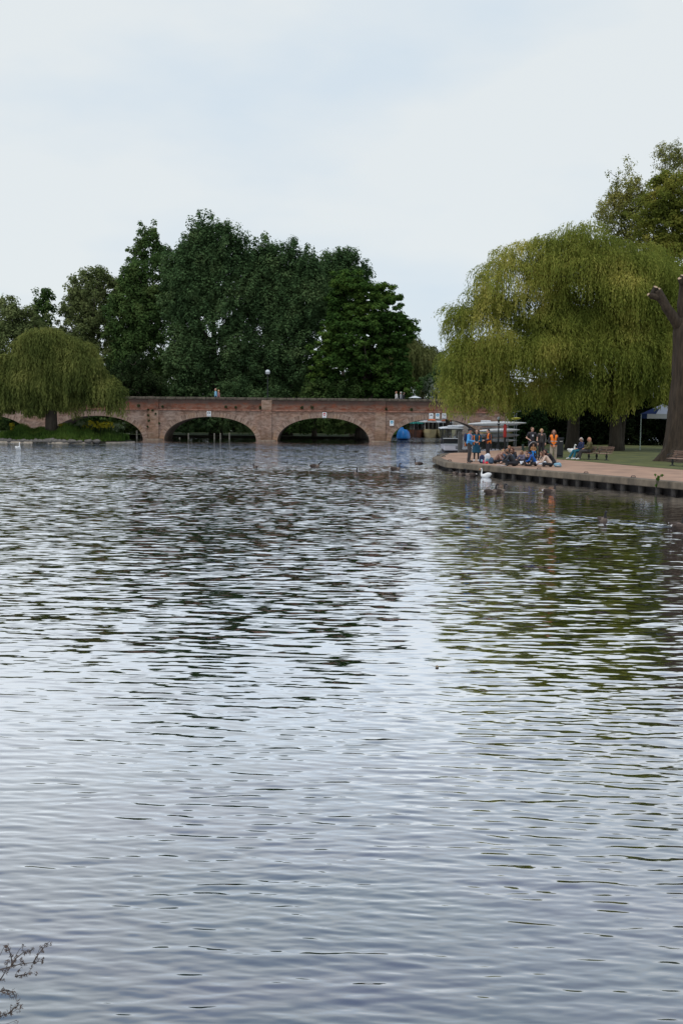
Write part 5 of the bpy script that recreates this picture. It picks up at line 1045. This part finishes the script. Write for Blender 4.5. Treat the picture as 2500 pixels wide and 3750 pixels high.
def cruiser(px, D, wpx, hullm, label, zr, zh, raft=True, roofm=None, cab=True, cab_x=0.0):
    p = PD(px, 1590, D); k = M_(D); w = wpx*k/2; Z = lambda y: PD(px, y, D).z; t = thing('cruise_boat', label, 'boat', (p.x, D, 0), R(4), 'river cruisers moored beyond the right arch'); zt_ = Z(zh); Lb = 8
    g = G(); n = 9; st = []
    for j in range(n):
        u = j/(n-1); y = Lb*u; wd_ = w*min(1, .45+1.9*u**.6) if u < .4 else w; zz = zt_+.12*(1-u); st.append([(-wd_*.7, y+.25*(1-u), -.15), (-wd_, y, zz*.6), (-wd_, y, zz), (wd_, y, zz), (wd_, y, zz*.6), (wd_*.7, y+.25*(1-u), -.15)])
    vs = [q_ for s_ in st for q_ in s_]; fs = [(j*6+i, j*6+(i+1) % 6, (j+1)*6+(i+1) % 6, (j+1)*6+i) for j in range(n-1) for i in range(6)]+[tuple(range(5, -1, -1)), tuple(range((n-1)*6, n*6))]; g.add(vs, fs); g.build('hull', hullm, t)
    g = G(); g.tube([(-w*1.01, 3, zt_+.02), (-w*1.01, 1.6, zt_+.06), (-w*.3, -.03, zt_+.14), (w*.3, -.03, zt_+.14), (w*1.01, 1.6, zt_+.06), (w*1.01, 3, zt_+.02)], .035, 5); g.build('gunwale', m_dark, t)
    if cab:
        zr_ = Z(zr); cw = w*.86; g = G(); g.box((cab_x, Lb*.6, (zt_+zr_)/2), (cw*1.9, Lb*.7, zr_-zt_)); g.build('cabin', m_glass, t); g = G()
        for x in (-1, -.35, .35, 1): g.box((cab_x+x*cw*.95, Lb*.25-.02, (zt_+zr_)/2), (.07, .05, zr_-zt_))
        for x in (-1, 1): 
            for y in (2.2, 3.4, 4.6, 5.8): g.box((cab_x+x*(cw*.955), y, (zt_+zr_)/2), (.03, .07, zr_-zt_))
        g.build('window_post', m_roof, t)
        g = G(); pr = [(-1.12, 0), (-.8, .14), (0, .2), (.8, .14), (1.12, 0)]; a = [(cab_x+x*cw, 1.2, zr_+z) for x, z in pr]; b_ = [(cab_x+x*cw, Lb*.97, zr_+z) for x, z in pr]; g.add(a+b_, [(i+1, i, 5+i, 6+i) for i in range(4)]+[(0, 4, 9, 5), (0, 1, 2, 3, 4), (9, 8, 7, 6, 5)]); g.build('roof', roofm or m_roof, t)
        if raft: g = G(); g.ball((p.x+cab_x+.05*w, D+2.6, zr_+.26), (w*.62, .8, .16), 16, 8); o = g.build('life_raft', cm('raft_orange', (.72, .19, .09), vs=5, va=.15), None, True); tag(o, 'orange cover lying on the white roof of '+('the right cream cruiser' if px > 1630 else 'the left cream cruiser'), 'life raft', 'orange covers on boat roofs')
    return t
m_cream = mat('cream_hull', (.60, .50, .27), .5, 2, va=.08); m_brown = mat('varnished_hull', (.14, .055, .03), .4, 3, va=.3)
cruiser(1585, 127, 52, m_cream, 'cream cruiser with white roof and orange cover, right of the brown boat', 1547, 1575)
cruiser(1640, 126, 64, m_cream, 'cream cruiser with white roof, partly behind the electric boat', 1549, 1577)
cruiser(1530, 128.5, 52, m_brown, 'brown varnished boat with teal canopy beyond the right arch', 1552, 1577, False, cm('teal_canopy', (.03, .30, .27)), cab_x=.5)
def bluecover():
    D = 116.0; p = PD(1476, 1603, D); t = thing('covered_boat', 'small boat under a bright blue cover beyond the right arch', 'boat', (p.x, D, 0)); k = M_(D); w = 50*k/2; h = 34*k; g = G(); n, r_ = 22, 10; vs = []
    for i in range(r_+1):
        u = i/r_
        for j in range(n):
            a = 2*math.pi*j/n; rr = math.cos(u*math.pi/2)**.45; x = w*rr*math.cos(a); y = 1.8*rr*math.sin(a); z = .2+h*math.sin(u*math.pi/2)**1.2*(1+.12*math.sin(3*a+1)-.22*max(0, math.cos(a))**2+.06*math.sin(9*a)); vs.append((x*(1+.04*math.sin(8*a+u*3)), y, z))
    fs = [(i*n+j, i*n+(j+1) % n, (i+1)*n+(j+1) % n, (i+1)*n+j) for i in range(r_) for j in range(n)]+[tuple(r_*n+j for j in range(n))]; g.add(vs, fs); g.build('cover', cm('blue_tarpaulin', (.01, .22, .62), .5, vs=1.6, col2=(.008, .10, .36), bump=.6), t, True)
    g = G(); g.tube([(0, 0, -.2), (0, 0, .28)], [w*.75, w*.98], 20); g.build('hull', cm('navy_hull', (.01, .06, .2), .5), t, True)
bluecover()
def rowboat(): 
    D = 119.0; p = PD(1338, 1600, D); t = thing('rowing_boat', 'pale clinker rowing boat showing at the right of the middle arch', 'boat', (p.x, D, 0)); g = G(); n = 11; st = []
    for j in range(n):
        u = j/(n-1)*2-1; wv = .62*(1-u*u)**.6+.02; x = u*1.9; z = .52+.14*u*u; st.append([(x, -wv, z), (x, -wv*.8, .2), (x, 0, .02), (x, wv*.8, .2), (x, wv, z), (x, wv*.9, z), (x, 0, .18), (x, -wv*.9, z)])
    vs = [q_ for s_ in st for q_ in s_]; g.add(vs, [(j*8+i, j*8+(i+1) % 8, (j+1)*8+(i+1) % 8, (j+1)*8+i) for j in range(n-1) for i in range(8)]+[tuple(range(8)), tuple(range((n-1)*8+7, (n-1)*8-1, -1))]); g.build('hull', cm('pale_boat', (.45, .40, .32)), t)
    g = G(); [g.box((x, 0, .45), (.2, 1.0, .03)) for x in (-.7, .1, .9)]; g.build('thwarts', m_brown, t); g = G(); 
    for z in (.22, .38): g.tube([(u*1.85, -(.62*(1-u*u)**.6*.92+.04), z+.1*u*u) for u in np.linspace(-.98, .98, 13)], .02, 4)
    g.build('strake', m_dark, t)
rowboat()
# posts in the water seen through the arches
for px, pt, pb in ((501, 1576, 1612), (690, 1586, 1609), (785, 1586, 1611), (807, 1586, 1612), (840, 1585, 1610), (658, 1602, 1612)):
    D = 114.5; a = PD(px, pt, D); g = G(); g.tube([(0, 0, -.8), (0, 0, a.z-.05), (0, 0, a.z)], [.09, .085, .05], 8); o = g.build('water_post', cm('pale_post', (.30, .29, .24), vs=6, va=.3), loc=(a.x, D, 0)); tag(o, 'pale timber post standing in the dark water beyond the arch', 'post', 'mooring posts behind the bridge')

# ---- far stone bridge
def stonebridge():
    D = 141.0; a, b = PD(1400, 1560, D), PD(2100, 1560, D); t = thing('stone_bridge', 'pale grey stone bridge far beyond the right arch', 'bridge', (a.x, D, 0)); Lb = b.x-a.x; h = 4.4; ms = brickmat('pale_ashlar', (.44, .40, .36), (.36, .32, .28), (.3, .27, .24), (.5, .46, .42), .5, dark=(.26, .23, .2))
    cen = [PD(c, 1560, D).x-a.x for c in (1470, 1790, 2010)]; hw, rise = 3.0, 2.3; g = G(); xs = sorted([0, Lb]+[c+hw*math.sin(q_) for c in cen for q_ in np.linspace(-math.pi/2, math.pi/2, 17)])
    def za(x):
        for c in cen:
            if abs(x-c) <= hw+1e-6: return .0+rise*math.sqrt(max(0, 1-((x-c)/hw)**2))
        return -1
    for x0, x1 in zip(xs[:-1], xs[1:]):
        if x1-x0 < 1e-6: continue
        m_ = (x0+x1)/2; z0, z1 = (za(x0), za(x1)) if za(m_) > -1 else (-1, -1)
        g.add([(x0, 0, z0), (x1, 0, z1), (x1, 0, h), (x0, 0, h), (x0, 4, z0), (x1, 4, z1), (x1, 4, h), (x0, 4, h)], [(0, 1, 2, 3), (7, 6, 5, 4), (0, 4, 5, 1), (3, 2, 6, 7)])
    g.build('wall', ms, t); G().box((Lb/2, 2, h+.1), (Lb, 4.3, .2)).build('coping', m_cop, t)
    for i, c in enumerate(cen): 
        g = G(); n = 20; pi_ = [(c+hw*math.cos(q_), rise*math.sin(q_)) for q_ in np.linspace(0, math.pi, n)]; po = [(c+(hw+.35)*math.cos(q_), (rise+.35)*math.sin(q_)) for q_ in np.linspace(0, math.pi, n)]
        g.add([(x, -.04, z) for x, z in pi_]+[(x, -.04, z) for x, z in po], [(j, n+j, n+j+1, j+1) for j in range(n-1)]); g.build('arch_ring', ms, t)
stonebridge()
# thin masts by the covered boat
for px in (1487, 1496, 1508, 1523):
    D = 124; a = PD(px, 1545, D); g = G(); g.tube([(0, 0, -.3), (0, 0, 3.0)], [.04, .03], 6); o = g.build('pontoon_pole', m_dark, loc=(a.x, D, 0)); tag(o, 'thin dark pole standing behind the blue covered boat', 'pole', 'poles at the boat landing')

# ---- rowing shell rack
def rack():
    D = 81.0; k = M_(D); b = PD(1870, 1600, D); b.z = QZ; t = thing('boat_rack', 'grey steel rack carrying stacked rowing shells', 'rack', b); g = G(); ox = b.x
    Z = lambda y: PD(1850, y, D).z-QZ; X2 = lambda px: PD(px, 1580, D).x-ox
    for px in (1800, 1859, 1889):
        for y in (0, .9): g.tube([(X2(px), y, 0), (X2(px), y, Z(1512 if px > 1810 else 1600))], .035, 6)
    for zpx in (1556, 1578, 1596, 1612):
        for px in (1800, 1859, 1889): 
            if px == 1800 and zpx < 1600: continue
            g.tube([(X2(px), -.5, Z(zpx)), (X2(px), 1.3, Z(zpx))], .025, 5)
    g.tube([(X2(1859), 0, Z(1515)), (X2(1905), 0, Z(1504))], .03, 6); g.build('frame', cm('galvanised', (.20, .22, .24), .5), t)
    def shell(px0, px1, zpx, r, m, label, dy=0, tilt=0, kind='rowing_shell', cat='rowing shell'):
        x0, x1 = PD(px0, 1580, D).x, PD(px1, 1580, D).x; z = PD(1850, zpx, D).z; n = 17; pts = []; rs = []
        for i in range(n): u = i/(n-1); pts.append(((u-.5)*(x1-x0), 0, tilt*(u-.5))); rs.append(max(.012, r*math.sin(math.pi*min(.97, max(.03, u)))**.6))
        tt = thing(kind, label, cat, ((x0+x1)/2, D+dy, z), 0, 'rowing shells stacked on the rack'); G().tube(pts, rs, 10, flat=(1.3, .72)).build('hull', m, tt, True)
        g2_ = G(); g2_.tube([((u-.5)*(x1-x0), 0, tilt*(u-.5)-max(0, r*.70*math.sin(math.pi*u)**.6)) for u in np.linspace(.1, .9, 9)], .02, 5); g2_.build('keel_line', STRIPE, tt, True)
    mw = cm('shell_white', (.66, .68, .70), .35, vs=2, va=.06); mg = cm('shell_grey', (.35, .36, .38), .4, vs=2, va=.2)
    shell(1712, 1925, 1551, .23, mw, 'long white rowing shell lying highest on the rack', 0, .12); shell(1735, 1900, 1557, .13, mg, 'thin grey rowing shell just under the highest one', .7, .05)
    shell(1745, 1900, 1576, .22, mw, 'white rowing shell on the middle arms of the rack', -.2, .12); shell(1752, 1890, 1569, .10, mg, 'thin pale shell between the two upper white shells', .8)
    shell(1748, 1900, 1594, .24, mg, 'broad grey rowing shell on the third arms of the rack', 0, .05); shell(1760, 1880, 1586, .10, cm('shell_yellow', (.40, .36, .10)), 'thin yellowish shell above the broad grey one', .6)
    shell(1765, 1890, 1612, .18, mw, 'white rowing shell lowest on the rack behind the railing', .2)
    shell(1868, 1905, 1532, .15, cm('kayak_yellow', (.42, .40, .03), .4), 'yellow kayak resting on top of the rack by the willow', 0, .03, 'kayak', 'kayak')
    b2 = PD(1782, 1546, D); o = G().box((0, 0, 0), (.75, .5, .28), bev=.04).build('storage_box', mw, loc=V(b2.x, D+.6, b2.z)); tag(o, 'pale plastic box on the top of the stacked rowing shells', 'box')
rack()
# white parasol top beyond the parapet
p = PD(1519, 1453, 114); t = thing('parasol', 'small white parasol top showing over the parapet right of the pedestrians', 'parasol', V(p.x, 114, .3)); g = G(); n = 12; h = p.z-.3
g.add([(0, 0, h+.14)]+[(.75*math.cos(2*math.pi*i/n), .75*math.sin(2*math.pi*i/n), h-.12) for i in range(n)], [(0, 1+i, 1+(i+1) % n) for i in range(n)]); g.build('canopy', m_roof, t); G().tube([(0, 0, 0), (0, 0, h)], .03, 6).build('pole', m_iron, t)

# ================================================================ BIRDS
m_gb = mat('goose_brown', (.055, .038, .030), .8, 14, va=.4); m_gd = mat('goose_black', (.015, .013, .014), .6); m_gw = mat('goose_white', (.60, .57, .54), .8); m_gt = mat('goose_breast', (.16, .12, .095), .8, 12, va=.25); m_sw = mat('swan_white', (.74, .74, .72), .8, 8, va=.05); m_bill = mat('orange_bill', (.65, .18, .03), .5)
def goose(px, py, head, label, s=1., neck='up', group='geese swimming on the river', water=True, mats=None, D=None, z=0, nm='goose', cat='goose', legs=False):
    b = P(px, py, z); t = thing(nm, label, cat, b, head, group); t.scale = (s, s, s)
    ms = mats or [m_gb, m_gt, m_gd, m_gw]
    pth = [(-.36, .13), (-.30, .12), (-.20, .09), (-.08, .06), (.05, .055), (.15, .07), (.21, .11), (.235, .17)]; rr = [.01, .05, .095, .125, .13, .115, .085, .055]
    if neck == 'up': pth += [(.235, .24), (.235, .31), (.25, .36), (.285, .385), (.33, .38), (.37, .37)]; 
    else: pth += [(.27, .23), (.32, .28), (.36, .31), (.40, .32), (.44, .315), (.48, .305)]
    rr += [.044, .036, .036, .046, .030, .012]
    g = G(); mi = [3, 0, 0, 0, 1, 1, 1, 2, 2, 2, 2, 2, 2]; g.tube([(0, y, z_) for y, z_ in pth], rr, 12, mi=mi, flat=(1.05, .95)); g.build('body', ms, t, True)
    h = pth[-3]
    if ms[2] is m_gd:
        g = G()
        for e in (-1, 1): g.ball((e*.031, h[0]-.008, h[1]-.012), (.008, .022, .024), 8, 6)
        g.build('cheek_patch', m_gw, t, True)
    for e in (-1, 1):
        g = G(); g.ball((e*.10, -.06, .115), (.04, .20, .075), 10, 8, rot=Matrix.Rotation(-.12, 3, 'X')); g.build('wing', ms[0], t, True)
    if legs:
        t.location.z += .20
        for e in (-1, 1): g = G(); g.tube([(e*.05, 0, .0), (e*.05, .01, -.17), (e*.05, .07, -.195)], [.014, .010, .014], 6); g.build('leg', m_bill, t)
    return t
def swan(px, py, head, label, s=1., z=0):
    b = P(px, py, z); t = thing('swan', label, 'swan', b, head, 'white swans on the river'); t.scale = (s, s, s)
    pth = [(-.40, .20), (-.33, .19), (-.22, .13), (-.08, .09), (.07, .08), (.17, .10), (.24, .15), (.265, .22), (.25, .32), (.235, .42), (.245, .51), (.28, .555), (.325, .55), (.375, .515), (.41, .49)]; rr = [.01, .05, .12, .155, .155, .13, .09, .055, .036, .032, .032, .038, .034, .02, .010]
    g = G(); g.tube([(0, y, z_) for y, z_ in pth], rr, 14, mi=[0]*12+[1, 1]); g.build('body', [m_sw, m_bill], t, True)
    for e in (-1, 1): g = G(); g.ball((e*.10, -.12, .17), (.07, .24, .12), 12, 9, rot=Matrix.Rotation(-.28, 3, 'X')); g.build('wing', m_sw, t, True)
    g = G(); g.ball((0, .335, .575), (.015, .02, .015), 6, 5); g.build('face_knob', m_blk, t)
Rt, Lf = A(1, 0), A(-1, 0)
swan(1777, 1748, A(-1, -.1), 'white swan swimming left beside the quay wall', .76)
swan(67, 1647, A(.1, 1), 'small white swan seen from behind near the island', .95)
goose(935, 1714, A(-.6, -.8), 'small dark goose swimming alone farthest left of the geese', .6)
bpy.data.objects[-1] if False else None
goose(1152, 1712, A(1, -.1), 'brown goose swimming right with its neck stretched, mid river', .95, 'out')
goose(1303, 1740, A(.2, -1), 'dark goose facing the camera in mid river', .9)
goose(1447, 1722, Rt, 'goose swimming right with upright black neck, right of mid river', .92)
goose(1532, 1702, A(-1, -.05), 'goose swimming left nearest the quay tip', .85)
goose(1668, 1735, A(-1, -.1), 'brown duck like goose resting against the quay piles, leftmost of three', .62, 'out')
goose(1690, 1740, A(-1, -.2), 'brown goose resting by the piles, middle of three', .62, 'out')
goose(1722, 1744, A(-1, 0), 'goose with white rump by the piles left of the swan', .9)
goose(1795, 1807, Rt, 'left goose of the pair swimming right below the quay', .88)
goose(1827, 1804, Rt, 'right goose of the pair swimming right below the quay', .84)
goose(2011, 1805, Rt, 'single goose swimming right in the orange reflection', .85)
goose(2206, 1912, A(.12, -1), 'goose coming straight on with white breast in the wake', .82)
goose(2478, 1933, A(.5, -.85), 'goose at the right edge leading the wake', .85)
goose(2494, 1940, A(.8, -.3), 'brown goose cut by the right edge beside the leading goose', .8, 'out')
goose(2092, 1667, A(.5, -1), 'white farmyard goose standing beside the bench couple', 1.2, mats=[m_sw, m_sw, m_sw, m_sw], z=QZ, nm='white_goose', legs=True, group=None)
goose(231, 1602, A(-1, -.1), 'small dark bird with white belly on the island bank', .5, mats=[m_gd, m_gw, m_gd, m_gw], z=.35, nm='moorhen', cat='bird', group=None)
# a leaf afloat
v, f = ball_leaves([(0, 0, 0)], [.012], 3, .07, .035, up=9); lfo = npmesh('floating_leaf', v, f, cm('dead_leaf', (.25, .18, .10)), loc=P(1600, 2443, .008)); tag(lfo, 'small pale dead leaf floating on the open water', 'leaf')

# ================================================================ DRIED WEED by the camera
def weed(px0, py0, D, branches, label):
    b = PD(px0, py0, D); gr_ = Vector((b.x-.35, D-.5, .55)); t = thing('dried_weed', label, 'plant', gr_); g = G(); SH = []; random.seed(int(px0+py0))
    rel = lambda px, py, dy=0: PD(px, py, D+dy)-gr_
    for br in branches:
        pts = [rel(x, y, random.uniform(-.05, .05)) for x, y in br]; n = len(pts); r0 = .0026 if n > 3 else .0012; g.tube(pts, [r0*(1-.6*i/(n-1)) for i in range(n)], 6)
        for p in pts[1:]:
            if n > 3 or p is pts[-1]: SH += [tuple(p+V(random.gauss(0, .006), random.gauss(0, .006), random.gauss(0, .005))) for _ in range(3 if n > 3 else 1)]
    g.tube([V(0, 0, 0), V(.05, .1, .2), rel(-90, py0+60), rel(branches[0][0][0], branches[0][0][1])], [.006, .005, .004, .003], 6)
    m = mat('dry_stem', (.085, .07, .062), .9, 60, va=.5); g.build('stems', m, t, True); v, f = ball_leaves(SH, np.full(len(SH), .009), 11, .011, .0028); npmesh('seed_heads', v, f, mat('dry_seed', (.10, .07, .055), .9, 90, va=.6), t)
weed(0, 3550, 3.6, [[(-60, 3560), (0, 3552), (45, 3540), (85, 3530), (120, 3527), (150, 3522)], [(40, 3542), (60, 3510), (85, 3490), (108, 3478)], [(52, 3512), (70, 3480), (88, 3460)], [(122, 3526), (135, 3505), (152, 3480), (173, 3458)], [(135, 3505), (145, 3475), (170, 3455)], [(45, 3540), (40, 3500), (32, 3478), (28, 3465)], [(0, 3500), (12, 3475), (20, 3462)], [(-20, 3600), (0, 3590), (20, 3560), (30, 3520)], [(55, 3578), (75, 3573), (95, 3570), (118, 3565)], [(55, 3578), (60, 3565), (82, 3540)], [(0, 3595), (15, 3570), (25, 3550)], [(95, 3572), (108, 3558), (120, 3540)]], 'dry dark weed branches reaching in from the left edge, upper clump')
weed(0, 3730, 3.5, [[(-60, 3760), (0, 3725), (20, 3715), (35, 3712)], [(35, 3712), (50, 3695), (62, 3688), (70, 3672)], [(30, 3716), (50, 3706), (68, 3694)], [(-20, 3640), (10, 3628), (30, 3628), (48, 3636), (55, 3650)], [(0, 3760), (30, 3750), (60, 3738)]], 'dry weed stems in the lower left corner below the upper clump')

# ---------------------------------------------------------------- apply the modifiers
dg = bpy.context.evaluated_depsgraph_get(); dg.update()
for o, fn in REM:
    me = bpy.data.meshes.new_from_object(o.evaluated_get(dg)); 
    old = o.data; o.modifiers.clear(); o.data = me
    if len(me.materials) == 0: me.materials.append(old.materials[0])
    if callable(fn): fn(o)
    elif isinstance(fn, tuple):
        J, opn = fn[1], fn[2]; import bmesh
        bm = bmesh.new(); bm.from_mesh(me); kill = []
        for fc in bm.faces:
            c = fc.calc_center_median(); zrel = (c.z-J['sp'].z)/(J['ch'].z-J['sp'].z); wv = .115 if opn else max(0.004, .05*(zrel-.2))
            if c.y > J['sp'].y+.02 and abs(c.x) < wv: kill.append(fc)
            elif (c-J['nk']).length < .10: kill.append(fc)
            elif c.z < J['pel'].z-.06: kill.append(fc)
        bmesh.ops.delete(bm, geom=kill, context='FACES'); bm.to_mesh(me); bm.free()
